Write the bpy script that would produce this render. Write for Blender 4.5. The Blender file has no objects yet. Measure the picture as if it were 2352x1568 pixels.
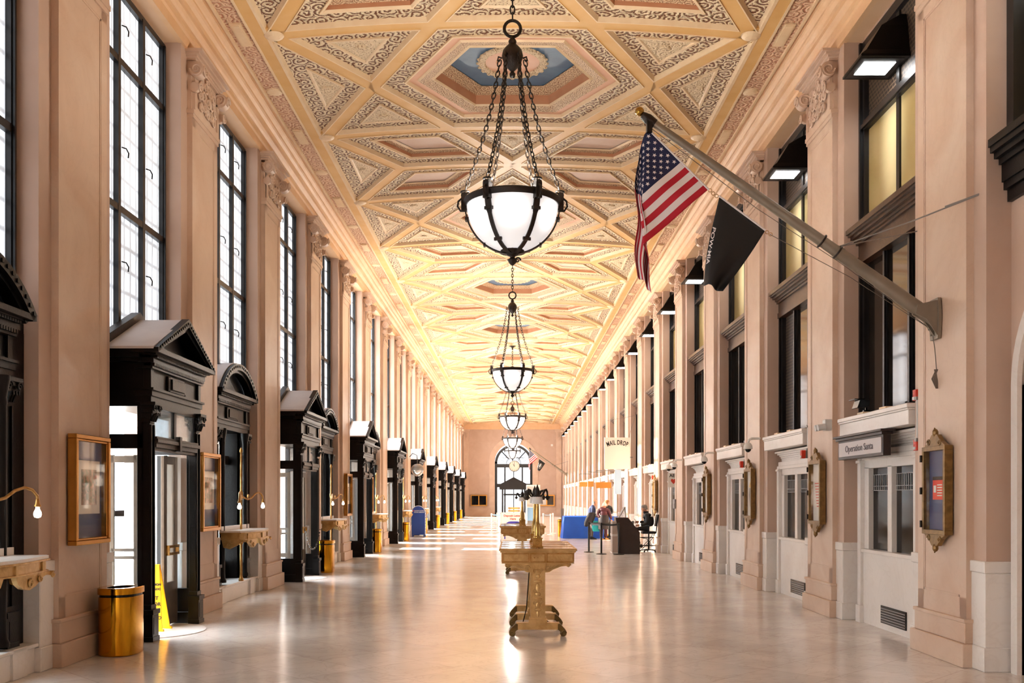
import bpy, bmesh, math, random
from mathutils import Vector, Matrix, Euler
random.seed(7)
PI = math.pi
sc = bpy.context.scene
COL = sc.collection

# ------------------------------------------------------------------ camera, world, sun, exposure
F = 2200.0
VX, VY = 1177.0, 1143.0
E = 1.80
cam_d = bpy.data.cameras.new('camera'); cam = bpy.data.objects.new('camera', cam_d); COL.objects.link(cam)
cam.location = (0, 0, E); cam.rotation_euler = (PI / 2, 0, 0)
cam_d.sensor_width = 36; cam_d.lens = F / 2352 * 36
cam_d.shift_x = -(VX - 1176) / 2352; cam_d.shift_y = (VY - 784) / 2352
cam_d.clip_end = 600
sc.camera = cam
sc.view_settings.view_transform = 'Standard'; sc.view_settings.look = 'None'
sc.view_settings.gamma = 1.0; sc.view_settings.use_curve_mapping = False
sc.view_settings.exposure = 0.74
sc.cycles.use_denoising = True
sc.cycles.max_bounces = 8; sc.cycles.diffuse_bounces = 4; sc.cycles.glossy_bounces = 4
sc.cycles.transparent_max_bounces = 16; sc.cycles.sample_clamp_indirect = 6
sc.cycles.caustics_reflective = False; sc.cycles.caustics_refractive = False
world = bpy.data.worlds.new('overcast_sky'); sc.world = world; world.use_nodes = True
bg = world.node_tree.nodes['Background']
bg.inputs[0].default_value = (0.86, 0.93, 1.0, 1); bg.inputs[1].default_value = 16.0
sun_d = bpy.data.lights.new('sun', 'SUN'); sun = bpy.data.objects.new('sun', sun_d); COL.objects.link(sun)
sun_d.energy = 42.0; sun_d.color = (1.0, 0.92, 0.78); sun_d.angle = 0.012
sun.rotation_euler = Vector((1.0, -0.13, -0.445)).to_track_quat('-Z', 'Y').to_euler()

def at(px, py, Y): return Vector(((px - VX) * Y / F, Y, E + (VY - py) * Y / F))

# ------------------------------------------------------------------ materials
def lin(h):
    c = [int(h[i:i + 2], 16) / 255 for i in (0, 2, 4)]
    return tuple((x / 12.92 if x < .04045 else ((x + .055) / 1.055) ** 2.4) for x in c) + (1,)
def new_mat(name):
    m = bpy.data.materials.new(name); m.use_nodes = True
    nt = m.node_tree; return m, nt, nt.nodes['Principled BSDF']
def nd(nt, t, **k):
    n = nt.nodes.new(t)
    for a, b in k.items(): setattr(n, a, b)
    return n
def pm(name, c1, c2=None, scale=3, rough=.5, metal=0, bump=0, bscale=20, spec=.5, coat=0, detail=5, distort=.5, alpha=None, transl=0):
    m, nt, b = new_mat(name); L = nt.links
    b.inputs['Roughness'].default_value = rough; b.inputs['Metallic'].default_value = metal
    b.inputs['Specular IOR Level'].default_value = spec; b.inputs['Coat Weight'].default_value = coat
    c1 = lin(c1) if isinstance(c1, str) else c1
    b.inputs['Base Color'].default_value = c1
    if c2 or bump:
        g = nd(nt, 'ShaderNodeNewGeometry')
    if c2:
        c2 = lin(c2)
        n = nd(nt, 'ShaderNodeTexNoise'); n.inputs['Scale'].default_value = scale; n.inputs['Detail'].default_value = detail
        n.inputs['Distortion'].default_value = distort
        L.new(g.outputs['Position'], n.inputs['Vector'])
        r = nd(nt, 'ShaderNodeValToRGB'); r.color_ramp.elements[0].position = .35; r.color_ramp.elements[1].position = .65
        r.color_ramp.elements[0].color = c1; r.color_ramp.elements[1].color = c2
        L.new(n.outputs['Fac'], r.inputs['Fac']); L.new(r.outputs['Color'], b.inputs['Base Color'])
    if bump:
        n2 = nd(nt, 'ShaderNodeTexNoise'); n2.inputs['Scale'].default_value = bscale; n2.inputs['Detail'].default_value = 4
        L.new(g.outputs['Position'], n2.inputs['Vector'])
        bp = nd(nt, 'ShaderNodeBump'); bp.inputs['Strength'].default_value = bump; bp.inputs['Distance'].default_value = .02
        L.new(n2.outputs['Fac'], bp.inputs['Height']); L.new(bp.outputs['Normal'], b.inputs['Normal'])
    return m
def emit(name, col, s):
    m, nt, b = new_mat(name)
    b.inputs['Base Color'].default_value = lin(col); b.inputs['Emission Color'].default_value = lin(col)
    b.inputs['Emission Strength'].default_value = s; b.inputs['Roughness'].default_value = .4
    return m
def glass(name, tint='FFFFFF', gloss=.1, dust_glow=0.0, fres=.6):
    m, nt, b = new_mat(name); L = nt.links; nt.nodes.remove(b); out = nt.nodes['Material Output']
    tr = nd(nt, 'ShaderNodeBsdfTransparent'); tr.inputs[0].default_value = lin(tint)
    gl = nd(nt, 'ShaderNodeBsdfGlossy'); gl.inputs['Roughness'].default_value = .03
    lw = nd(nt, 'ShaderNodeLayerWeight'); lw.inputs['Blend'].default_value = .25
    mth = nd(nt, 'ShaderNodeMath', operation='MULTIPLY_ADD'); L.new(lw.outputs['Fresnel'], mth.inputs[0]); mth.inputs[1].default_value = fres; mth.inputs[2].default_value = gloss
    mx = nd(nt, 'ShaderNodeMixShader'); L.new(mth.outputs[0], mx.inputs[0]); L.new(tr.outputs[0], mx.inputs[1]); L.new(gl.outputs[0], mx.inputs[2])
    last = mx
    if dust_glow:
        df = nd(nt, 'ShaderNodeBsdfDiffuse'); df.inputs[0].default_value = lin('E8E4DE')
        m2 = nd(nt, 'ShaderNodeMixShader'); m2.inputs[0].default_value = dust_glow
        L.new(mx.outputs[0], m2.inputs[1]); L.new(df.outputs[0], m2.inputs[2]); last = m2
    L.new(last.outputs[0], out.inputs[0]); return m

M = {}
def marble(name, a, b_, rough, vein, coat=0, joint=0, spec=.5):
    m, nt, b = new_mat(name); L = nt.links
    g = nd(nt, 'ShaderNodeNewGeometry')
    n = nd(nt, 'ShaderNodeTexNoise'); n.inputs['Scale'].default_value = .9; n.inputs['Detail'].default_value = 8; n.inputs['Distortion'].default_value = 1.2
    L.new(g.outputs['Position'], n.inputs['Vector'])
    r = nd(nt, 'ShaderNodeValToRGB'); r.color_ramp.elements[0].position = .3; r.color_ramp.elements[1].position = .7
    r.color_ramp.elements[0].color = lin(a); r.color_ramp.elements[1].color = lin(b_)
    L.new(n.outputs['Fac'], r.inputs['Fac'])
    w = nd(nt, 'ShaderNodeTexNoise'); w.inputs['Scale'].default_value = 1.6; w.inputs['Detail'].default_value = 6; w.inputs['Distortion'].default_value = 2.5
    L.new(g.outputs['Position'], w.inputs['Vector'])
    r2 = nd(nt, 'ShaderNodeValToRGB'); e = r2.color_ramp.elements; e[0].position = .47; e[1].position = .53
    e[0].color = (1, 1, 1, 1); e[1].color = (1, 1, 1, 1); e2 = e.new(.5); e2.color = (.72, .66, .62, 1)
    L.new(w.outputs['Fac'], r2.inputs['Fac'])
    mx = nd(nt, 'ShaderNodeMix', data_type='RGBA', blend_type='MULTIPLY'); mx.inputs['Factor'].default_value = vein
    L.new(r.outputs['Color'], mx.inputs['A']); L.new(r2.outputs['Color'], mx.inputs['B'])
    src = mx.outputs['Result']
    if joint:
        # pale square slabs laid on the diagonal
        mp = nd(nt, 'ShaderNodeMapping'); mp.inputs['Rotation'].default_value = (0, 0, PI / 4); L.new(g.outputs['Position'], mp.inputs['Vector'])
        br = nd(nt, 'ShaderNodeTexBrick', offset=0); br.inputs['Scale'].default_value = 1; br.inputs['Brick Width'].default_value = joint; br.inputs['Row Height'].default_value = joint
        br.inputs['Mortar Size'].default_value = .003; br.inputs['Color1'].default_value = (1, 1, 1, 1); br.inputs['Color2'].default_value = (.88, .87, .86, 1); br.inputs['Mortar'].default_value = (.66, .6, .56, 1)
        L.new(mp.outputs[0], br.inputs['Vector'])
        m3 = nd(nt, 'ShaderNodeMix', data_type='RGBA', blend_type='MULTIPLY'); m3.inputs['Factor'].default_value = 1
        L.new(src, m3.inputs['A']); L.new(br.outputs['Color'], m3.inputs['B']); src = m3.outputs['Result']
    L.new(src, b.inputs['Base Color'])
    b.inputs['Roughness'].default_value = rough; b.inputs['Specular IOR Level'].default_value = spec
    if joint:
        n3 = nd(nt, 'ShaderNodeTexNoise'); n3.inputs['Scale'].default_value = 2.2; n3.inputs['Detail'].default_value = 3
        L.new(g.outputs['Position'], n3.inputs['Vector'])
        mr = nd(nt, 'ShaderNodeMapRange'); mr.inputs['To Min'].default_value = rough * .7; mr.inputs['To Max'].default_value = rough * 1.5
        L.new(n3.outputs['Fac'], mr.inputs['Value']); L.new(mr.outputs[0], b.inputs['Roughness'])
        n4 = nd(nt, 'ShaderNodeTexNoise'); n4.inputs['Scale'].default_value = 1.3
        L.new(g.outputs['Position'], n4.inputs['Vector'])
        bp = nd(nt, 'ShaderNodeBump'); bp.inputs['Strength'].default_value = .05; bp.inputs['Distance'].default_value = .05
        L.new(n4.outputs['Fac'], bp.inputs['Height']); L.new(bp.outputs['Normal'], b.inputs['Normal'])
    return m
M['floor'] = marble('floor_marble', 'E2D9D2', 'F0E8E2', .15, .35, joint=.75, spec=.75)
M['marble'] = marble('pilaster_marble', 'CDAB92', 'DBC1AC', .42, .12)
M['white_marble'] = marble('wainscot_marble', 'EAE2DC', 'F5EFEA', .25, .14)
M['paint'] = pm('pink_tan_paint', 'C5A692', 'CCAF9C', 1.5, .55)
M['cornice'] = pm('cream_plaster', 'E2B587', 'E8BF95', 2, .5)
M['soffit'] = pm('apricot_plaster', 'E0B68E', 'E5BE99', 2, .55)
M['orange'] = pm('ochre_rib_paint', 'DEAC66', 'E4B777', 2, .5)
M['cream'] = pm('cream_moulding', 'F0D5AE', 'EACBA2', 5, .5)
M['salmon'] = pm('salmon_band', 'E0AA88', 'E4B292', 3, .55)
M['brown'] = pm('coffer_brown', 'C48A66', 'CA9370', 3, .55)
M['coffer'] = pm('coffer_mauve', 'D8B8A2', 'DDC0AC', 3, .55)
M['blue'] = pm('coffer_blue', '4E6A86', '5B7892', 3, .5)
M['black'] = pm('black_bronze', '070505', '0C0908', 6, .36, spec=.22, bump=.1, bscale=40)
M['bronze_dark'] = pm('dark_bronze', '1A120D', '2A1E15', 12, .42, metal=.3, bump=.25, bscale=60)
M['frame_black'] = pm('window_black', '0E0D0E', '161415', 6, .35)
M['white_roof'] = pm('dusty_roof', 'D2CDD0', 'DCD8DA', 2, .5)
M['gold'] = pm('polished_brass', 'C08418', 'CE9428', 2, .09, metal=1)
M['brass'] = pm('old_brass', 'A5783A', 'C0945A', 14, .33, metal=.85, bump=.15, bscale=50)
M['desk_bronze'] = pm('gilt_bronze', 'BE965A', 'D8B47A', 9, .36, metal=.6, bump=.2, bscale=45)
M['door_bronze'] = pm('door_bronze', '5E5044', '6B5C4E', 8, .35, metal=.3)
M['pole'] = pm('silver_paint', '7F7364', '8C7F6F', 4, .4, metal=.3)
M['glass'] = glass('clear_glass', 'F4F8FA', .05, .06)
M['case_glass'] = glass('case_glass', 'FFFFFF', .01, 0, .06)
M['white'] = pm('white_paint', 'F2EFEA', rough=.5)
M['red'] = pm('alarm_red', 'D63A25', rough=.4)
M['navy'] = pm('navy_board', '2C3A63', '36466F', 1, .4)
M['grey'] = pm('grey_metal', '8C8885', rough=.4, metal=.4)
M['lightgrey'] = pm('light_grey_plastic', 'D7D5D2', rough=.4)
M['dark'] = pm('dark_void', '080707', rough=.12, spec=.25)
M['yellow'] = pm('yellow_plastic', 'F2B705', rough=.4)
M['ink'] = pm('black_ink', '14110F', rough=.6)
M['redink'] = pm('red_ink', 'C2402E', rough=.6)
M['paper'] = pm('paper', 'EFE9E0', rough=.7)
M['flagred'] = pm('flag_red', 'B8122A', rough=.7)
M['flagwhite'] = pm('flag_white', 'F0E8E8', rough=.7)
M['flagblue'] = pm('flag_blue', '131C45', rough=.7)
M['flagblack'] = pm('flag_black', '08080A', rough=.6)
M['yellow_glass'] = pm('painted_glow_glass', 'A8905C', 'BCA470', .8, .12, spec=.6)
def litglass():  # warm lamp glow painted into the pane's own emission; no lamp stands behind
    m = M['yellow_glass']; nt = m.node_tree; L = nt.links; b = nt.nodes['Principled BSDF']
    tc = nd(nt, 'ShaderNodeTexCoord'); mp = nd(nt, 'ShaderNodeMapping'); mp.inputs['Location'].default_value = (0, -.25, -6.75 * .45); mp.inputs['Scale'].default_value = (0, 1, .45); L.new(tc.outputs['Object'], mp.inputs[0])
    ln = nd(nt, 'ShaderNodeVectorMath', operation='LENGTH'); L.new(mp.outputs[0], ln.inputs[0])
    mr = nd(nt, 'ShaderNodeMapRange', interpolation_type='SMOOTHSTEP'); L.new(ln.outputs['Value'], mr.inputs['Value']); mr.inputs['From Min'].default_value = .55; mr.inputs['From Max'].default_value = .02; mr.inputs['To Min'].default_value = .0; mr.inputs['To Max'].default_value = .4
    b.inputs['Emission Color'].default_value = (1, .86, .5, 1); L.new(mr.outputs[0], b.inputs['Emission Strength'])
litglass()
M['dark_glass'] = pm('dark_window_glass', '1A1613', '2A231C', .6, .06, spec=.8)
M['belt'] = pm('barrier_black', '17130F', rough=.45)
M['walnut'] = pm('dark_walnut', '22140F', '2A1A14', 9, .35)
M['mailblue'] = pm('mailbox_blue', '1E3F8E', '234796', 2, .35)
M['cloth'] = pm('blue_cloth', '0F4FB4', '1658C0', 2, .6)
M['skin'] = pm('skin', 'C98F72', rough=.5)
M['greyhair'] = pm('grey_hair', '8B847E', rough=.8, bump=.4, bscale=120)
M['brownhair'] = pm('brown_hair', '8A5A32', rough=.8, bump=.4, bscale=120)
M['wool'] = pm('white_wool', 'E2DDD6', rough=.9, bump=.5, bscale=150)
M['navyc'] = pm('navy_jacket', '232E52', '2A3760', 6, .7)
M['blackc'] = pm('black_cloth', '0B0A0D', '141317', 8, .6)
M['browncoat'] = pm('dark_brown_coat', '1A1214', '261C1E', 10, .5, bump=.4, bscale=25)
M['maroon'] = pm('maroon_coat', '430F1C', '501A28', 8, .65)
M['teal'] = pm('teal_bag', '16A7AE', rough=.6)
M['shoe'] = pm('tan_shoe', 'B98A4E', rough=.6)
M['street'] = pm('street_stone', 'CFCBC4', 'DAD6CF', .3, .8)
M['dark_brown'] = pm('dark_brown_metal', '2A1C16', rough=.4)
M['signface'] = pm('sign_face', 'CFC6C6', rough=.5)
M['signink'] = pm('sign_ink', '6E6468', rough=.6)
M['glasstop'] = pm('glass_top', 'B9AFA6', 'C6BDB5', 2, .08, spec=.9)
M['brass_l'] = pm('lamp_brass', 'B08A48', 'CBA866', 10, .25, metal=.9)
M['brass_dark'] = pm('foot_bronze', '5E4A2C', '7A6238', 12, .4, metal=.7)
M['shade'] = pm('milk_glass', 'EDEBEA', rough=.3)
M['rope'] = pm('rope', '6E6258', rough=.8); M['gold_ball'] = pm('gold_ball', 'A8823A', rough=.25, metal=1)
M['brass_n'] = pm('notice_bronze', '765A34', '8F6E42', 14, .4, metal=.6); M['redp'] = pm('red_notice', 'E5492F', rough=.6)
M['paper_w'] = pm('white_sign', 'F4EDE4', rough=.6); M['signy'] = pm('ochre_sign', 'B87A28', rough=.5); M['banner'] = pm('pale_banner', 'BBD2E6', rough=.6); M['banner_b'] = pm('pale_blue', '8FBBE0', rough=.5)
M['grey_taupe'] = pm('taupe_panel', 'A08F84', rough=.4); M['grey_dark'] = pm('charcoal', '46413F', rough=.45); M['purple_blue'] = pm('violet_blue', '3F36A0', rough=.6)
M['dial'] = pm('clock_dial', 'DCCDBE', rough=.5); M['orangeb'] = pm('orange_board', 'EC9A3C', rough=.5); M['silver'] = pm('silver_glass', 'B8B2AC', rough=.12, metal=.8)
M['face_dark'] = pm('face_dark', '4A2E26', rough=.5); M['trousers'] = pm('grey_trousers', '5A4F4C', rough=.8)
M['illustration'] = pm('illustration', '5E6B58', 'C69C88', 16, .6, detail=3)
M['cornice_brown'] = pm('cornice_brown', '3E2819', '503524', 8, .3, bump=.1, bscale=30)
M['frame_gold'] = pm('frame_gold', 'B8823E', 'C8924A', 4, .24, metal=.9)
M['far_glass'] = glass('far_glass', '979696', .05, .04)
M['door_glass'] = glass('door_glass', 'FFFFFF', .06, .42)  # strong off-white veil painted in for daylight and reflections in the leaf's glass
M['lamp'] = emit('lamp_panel', 'FFFFFF', 16.0)
M['bulb'] = emit('bulb', 'FFF4E2', 2.0)

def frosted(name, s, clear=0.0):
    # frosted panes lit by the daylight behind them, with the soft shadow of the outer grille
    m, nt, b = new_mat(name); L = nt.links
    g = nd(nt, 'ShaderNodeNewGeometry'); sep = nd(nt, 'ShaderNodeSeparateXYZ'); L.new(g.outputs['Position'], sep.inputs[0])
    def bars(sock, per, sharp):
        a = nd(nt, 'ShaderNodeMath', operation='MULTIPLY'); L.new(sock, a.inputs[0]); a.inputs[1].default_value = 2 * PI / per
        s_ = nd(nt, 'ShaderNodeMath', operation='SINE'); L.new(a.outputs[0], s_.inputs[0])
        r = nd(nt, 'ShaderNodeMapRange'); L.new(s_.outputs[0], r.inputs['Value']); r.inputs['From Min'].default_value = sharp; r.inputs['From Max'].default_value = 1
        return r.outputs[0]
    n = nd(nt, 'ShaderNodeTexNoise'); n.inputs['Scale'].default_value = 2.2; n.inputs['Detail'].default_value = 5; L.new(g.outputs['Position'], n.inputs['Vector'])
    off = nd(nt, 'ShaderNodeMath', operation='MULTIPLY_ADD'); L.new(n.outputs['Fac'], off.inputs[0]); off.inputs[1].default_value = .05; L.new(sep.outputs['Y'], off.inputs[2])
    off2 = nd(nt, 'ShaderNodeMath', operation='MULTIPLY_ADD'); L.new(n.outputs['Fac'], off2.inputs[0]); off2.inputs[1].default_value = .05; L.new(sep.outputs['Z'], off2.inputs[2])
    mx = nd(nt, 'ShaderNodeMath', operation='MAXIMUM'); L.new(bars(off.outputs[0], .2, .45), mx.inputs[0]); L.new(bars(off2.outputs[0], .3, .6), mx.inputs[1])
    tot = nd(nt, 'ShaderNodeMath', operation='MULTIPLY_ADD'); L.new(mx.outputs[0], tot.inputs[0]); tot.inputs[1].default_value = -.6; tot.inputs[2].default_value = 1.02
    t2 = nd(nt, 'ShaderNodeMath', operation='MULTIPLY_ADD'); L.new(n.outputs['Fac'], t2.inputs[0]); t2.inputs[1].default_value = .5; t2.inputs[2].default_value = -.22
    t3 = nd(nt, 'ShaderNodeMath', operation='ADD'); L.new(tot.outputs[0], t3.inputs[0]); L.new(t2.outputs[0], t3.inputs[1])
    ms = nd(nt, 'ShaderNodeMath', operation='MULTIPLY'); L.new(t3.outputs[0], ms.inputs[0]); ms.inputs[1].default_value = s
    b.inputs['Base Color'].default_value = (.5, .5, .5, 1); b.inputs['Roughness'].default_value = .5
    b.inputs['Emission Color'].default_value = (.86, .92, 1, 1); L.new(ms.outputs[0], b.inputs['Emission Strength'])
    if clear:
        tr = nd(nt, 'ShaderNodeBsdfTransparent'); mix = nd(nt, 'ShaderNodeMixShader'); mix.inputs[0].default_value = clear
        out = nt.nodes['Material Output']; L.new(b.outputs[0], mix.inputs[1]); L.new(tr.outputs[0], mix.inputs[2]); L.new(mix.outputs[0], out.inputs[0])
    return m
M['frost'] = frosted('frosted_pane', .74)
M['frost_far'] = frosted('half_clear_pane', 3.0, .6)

def ornament(name, dark, light, scale, thr=-.15, k=34, strength=.6):
    # carved scroll work: every cell of a voronoi pattern turns into one spiral
    m, nt, b = new_mat(name); L = nt.links
    g = nd(nt, 'ShaderNodeNewGeometry')
    n = nd(nt, 'ShaderNodeTexNoise'); n.inputs['Scale'].default_value = scale * 1.7; n.inputs['Detail'].default_value = 2; L.new(g.outputs['Position'], n.inputs['Vector'])
    ma = nd(nt, 'ShaderNodeVectorMath', operation='MULTIPLY_ADD'); L.new(n.outputs['Color'], ma.inputs[0]); ma.inputs[1].default_value = (.16 / scale * 2.6,) * 3; L.new(g.outputs['Position'], ma.inputs[2])
    v = nd(nt, 'ShaderNodeTexVoronoi', voronoi_dimensions='2D'); v.inputs['Scale'].default_value = scale; v.inputs['Randomness'].default_value = .55
    L.new(ma.outputs[0], v.inputs['Vector'])
    sb = nd(nt, 'ShaderNodeVectorMath', operation='SUBTRACT'); L.new(ma.outputs[0], sb.inputs[0]); L.new(v.outputs['Position'], sb.inputs[1])
    sp = nd(nt, 'ShaderNodeSeparateXYZ'); L.new(sb.outputs[0], sp.inputs[0])
    an = nd(nt, 'ShaderNodeMath', operation='ARCTAN2'); L.new(sp.outputs['Y'], an.inputs[0]); L.new(sp.outputs['X'], an.inputs[1])
    rd = nd(nt, 'ShaderNodeMath', operation='MULTIPLY_ADD'); L.new(v.outputs['Distance'], rd.inputs[0]); rd.inputs[1].default_value = k * .55; L.new(an.outputs[0], rd.inputs[2])
    sn = nd(nt, 'ShaderNodeMath', operation='SINE'); L.new(rd.outputs[0], sn.inputs[0])
    n2 = nd(nt, 'ShaderNodeTexNoise'); n2.inputs['Scale'].default_value = scale * 7; n2.inputs['Detail'].default_value = 2; L.new(g.outputs['Position'], n2.inputs['Vector'])
    ad = nd(nt, 'ShaderNodeMath', operation='MULTIPLY_ADD'); L.new(n2.outputs['Fac'], ad.inputs[0]); ad.inputs[1].default_value = 3.4; L.new(sn.outputs[0], ad.inputs[2])
    a2 = nd(nt, 'ShaderNodeMath', operation='SUBTRACT'); L.new(ad.outputs[0], a2.inputs[0]); a2.inputs[1].default_value = 1.7
    r = nd(nt, 'ShaderNodeMapRange'); L.new(a2.outputs[0], r.inputs['Value']); r.inputs['From Min'].default_value = thr - .55; r.inputs['From Max'].default_value = thr - .15
    mx = nd(nt, 'ShaderNodeMix', data_type='RGBA'); L.new(r.outputs[0], mx.inputs['Factor']); mx.inputs['A'].default_value = lin(dark); mx.inputs['B'].default_value = lin(light)
    L.new(mx.outputs['Result'], b.inputs['Base Color']); b.inputs['Roughness'].default_value = .6
    r2 = nd(nt, 'ShaderNodeMapRange'); L.new(a2.outputs[0], r2.inputs['Value']); r2.inputs['From Min'].default_value = thr - .7; r2.inputs['From Max'].default_value = 1.0
    bp = nd(nt, 'ShaderNodeBump'); bp.inputs['Strength'].default_value = strength; bp.inputs['Distance'].default_value = .04
    L.new(r2.outputs[0], bp.inputs['Height']); L.new(bp.outputs['Normal'], b.inputs['Normal'])
    return m
M['scroll'] = ornament('scrollwork', '7A4C32', 'F6E0BC', 4.1, .0, 34, .8)
M['scroll_pink'] = ornament('frieze_scroll', 'B9785A', 'E6BF9C', 4.5, -.3)
M['scroll_light'] = ornament('moulding_carving', '9A6444', 'EBCBA4', 9, -.3)
M['palmette'] = ornament('palmette_carving', '9A6A45', 'EBD2AC', 6, -.7)
M['wiremesh'] = None
def meshmat():
    m, nt, b = new_mat('wire_mesh'); L = nt.links
    g = nd(nt, 'ShaderNodeNewGeometry'); sp = nd(nt, 'ShaderNodeSeparateXYZ'); L.new(g.outputs['Position'], sp.inputs[0])
    cb = nd(nt, 'ShaderNodeCombineXYZ'); L.new(sp.outputs['Y'], cb.inputs[0]); L.new(sp.outputs['Z'], cb.inputs[1])
    br = nd(nt, 'ShaderNodeTexBrick', offset=.5); br.inputs['Scale'].default_value = 1; br.inputs['Brick Width'].default_value = .09; br.inputs['Row Height'].default_value = .06
    br.inputs['Mortar Size'].default_value = .012; br.inputs['Color1'].default_value = lin('1B1512'); br.inputs['Color2'].default_value = lin('241C17'); br.inputs['Mortar'].default_value = lin('5A4A3C')
    L.new(cb.outputs[0], br.inputs['Vector']); L.new(br.outputs['Color'], b.inputs['Base Color']); b.inputs['Roughness'].default_value = .5
    return m
M['wiremesh'] = meshmat()

# ------------------------------------------------------------------ mesh helpers
class MB:
    def __init__(self, s=1): self.v = []; self.f = []; self.s = s
    def add(self, vs, fs, mat=None):
        o = len(self.v)
        for p in vs: self.v.append(tuple(mat @ Vector(p)) if mat else tuple(p))
        self.f += [tuple(i + o for i in f) for f in fs]; return self
    def box(self, x0, x1, y0, y1, z0, z1, mat=None):
        vs = [(x, y, z) for z in (z0, z1) for y in (y0, y1) for x in (x0, x1)]
        return self.add(vs, [(0, 2, 3, 1), (4, 5, 7, 6), (0, 1, 5, 4), (2, 6, 7, 3), (0, 4, 6, 2), (1, 3, 7, 5)], mat)
    def prism(self, pts, a0, a1, axis='y', mat=None):
        n = len(pts)
        def P(p, a): return {'x': (a, p[0], p[1]), 'y': (p[0], a, p[1]), 'z': (p[0], p[1], a)}[axis]
        vs = [P(p, a0) for p in pts] + [P(p, a1) for p in pts]
        fs = [tuple(range(n - 1, -1, -1)), tuple(range(n, 2 * n))] + [(i, (i + 1) % n, n + (i + 1) % n, n + i) for i in range(n)]
        return self.add(vs, fs, mat)
    def loft(self, rings, cap=True, close=False, mat=None):
        n = len(rings[0]); vs = [p for r in rings for p in r]; fs = []
        for i in range(len(rings) - (0 if close else 1)):
            j = (i + 1) % len(rings)
            for k in range(n): fs.append((i * n + k, i * n + (k + 1) % n, j * n + (k + 1) % n, j * n + k))
        if cap and not close: fs += [tuple(range(n - 1, -1, -1)), tuple(range((len(rings) - 1) * n, len(rings) * n))]
        return self.add(vs, fs, mat)
    def tube(self, path, r, n=8, close=False, mat=None):
        path = [Vector(p) for p in path]; rings = []; m = len(path)
        rs = r if isinstance(r, (list, tuple)) else [r] * m
        up = None
        for i, p in enumerate(path):
            if close: t = path[(i + 1) % m] - path[i - 1]
            else: t = path[min(i + 1, m - 1)] - path[max(i - 1, 0)]
            t.normalize()
            if up is None: up = Vector((0, 0, 1)) if abs(t.z) < .9 else Vector((1, 0, 0))
            a = t.cross(up)
            if a.length < 1e-4: a = t.cross(Vector((0, 1, 0)))
            a.normalize(); bb = a.cross(t); up = bb
            rings.append([p + (a * math.cos(q * 2 * PI / n) + bb * math.sin(q * 2 * PI / n)) * rs[i] for q in range(n)])
        return self.loft(rings, True, close, mat)
    def lathe(self, prof, n=24, c=(0, 0, 0), mat=None):
        rings = [[(c[0] + max(r, 1e-4) * math.cos(q * 2 * PI / n), c[1] + max(r, 1e-4) * math.sin(q * 2 * PI / n), c[2] + z) for q in range(n)] for r, z in prof]
        return self.loft(rings, True, False, mat)
    def ball(self, c, r, n=12, sz=(1, 1, 1), mat=None):
        m = max(5, n // 2)
        rings = [[(c[0] + r * sz[0] * math.sin(a) * math.cos(q * 2 * PI / n), c[1] + r * sz[1] * math.sin(a) * math.sin(q * 2 * PI / n), c[2] - r * sz[2] * math.cos(a)) for q in range(n)]
                 for a in [max(.03, PI * i / m) if i < m else PI - .03 for i in range(m + 1)]]
        return self.loft(rings, True, False, mat)
    def spiral(self, c, r, axis='x', turns=1.6, th=.02, flip=1, n=6, start=0, mat=None):
        pts = []; N = int(14 * turns)
        for i in range(N + 1):
            t = i / N; a = start + flip * t * turns * 2 * PI; q = r * (1 - .82 * t)
            u, w = q * math.cos(a), q * math.sin(a)
            pts.append({'x': (c[0], c[1] + u, c[2] + w), 'y': (c[0] + u, c[1], c[2] + w), 'z': (c[0] + u, c[1] + w, c[2])}[axis])
        return self.tube(pts, [th * (1 - .5 * i / N) for i in range(N + 1)], n, False, mat)
    def build(self, name, mat, parent=None, org=(0, 0, 0), smooth=False, bevel=0, loc=None):
        me = bpy.data.meshes.new(name); s = self.s
        me.from_pydata([(s * (x) - org[0], y - org[1], z - org[2]) for x, y, z in self.v], [], self.f)
        bm = bmesh.new(); bm.from_mesh(me); bmesh.ops.recalc_face_normals(bm, faces=bm.faces)
        if bevel: bmesh.ops.bevel(bm, geom=[e for e in bm.edges if e.is_manifold and e.calc_face_angle(0) > .6], offset=bevel, segments=1, affect='EDGES', clamp_overlap=True)
        bm.to_mesh(me); bm.free()
        if smooth:
            for p in me.polygons: p.use_smooth = True
            me.set_sharp_from_angle(angle=math.radians(38))
        mats = mat if isinstance(mat, list) else [mat]
        for q in mats: me.materials.append(M[q] if isinstance(q, str) else q)
        return link(name, me, parent, loc)
def link(name, me, parent=None, loc=None):
    o = bpy.data.objects.new(name, me); COL.objects.link(o)
    if parent: o.parent = parent
    if loc: o.location = loc
    return o
def tag(o, label=None, cat=None, group=None, kind=None):
    if label: o['label'] = label
    if cat: o['category'] = cat
    if group: o['group'] = group
    if kind: o['kind'] = kind
    return o
def thing(name, label, cat, loc=(0, 0, 0), rz=0, group=None, kind=None):
    o = bpy.data.objects.new(name, None); COL.objects.link(o); o.location = loc; o.rotation_euler = (0, 0, rz)
    o.empty_display_size = .1
    return tag(o, label, cat, group, kind)
def copy_tree(o, parent=None):
    c = o.copy(); COL.objects.link(c)
    if parent: c.parent = parent
    for ch in list(o.children): copy_tree(ch, c)
    return c
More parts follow.
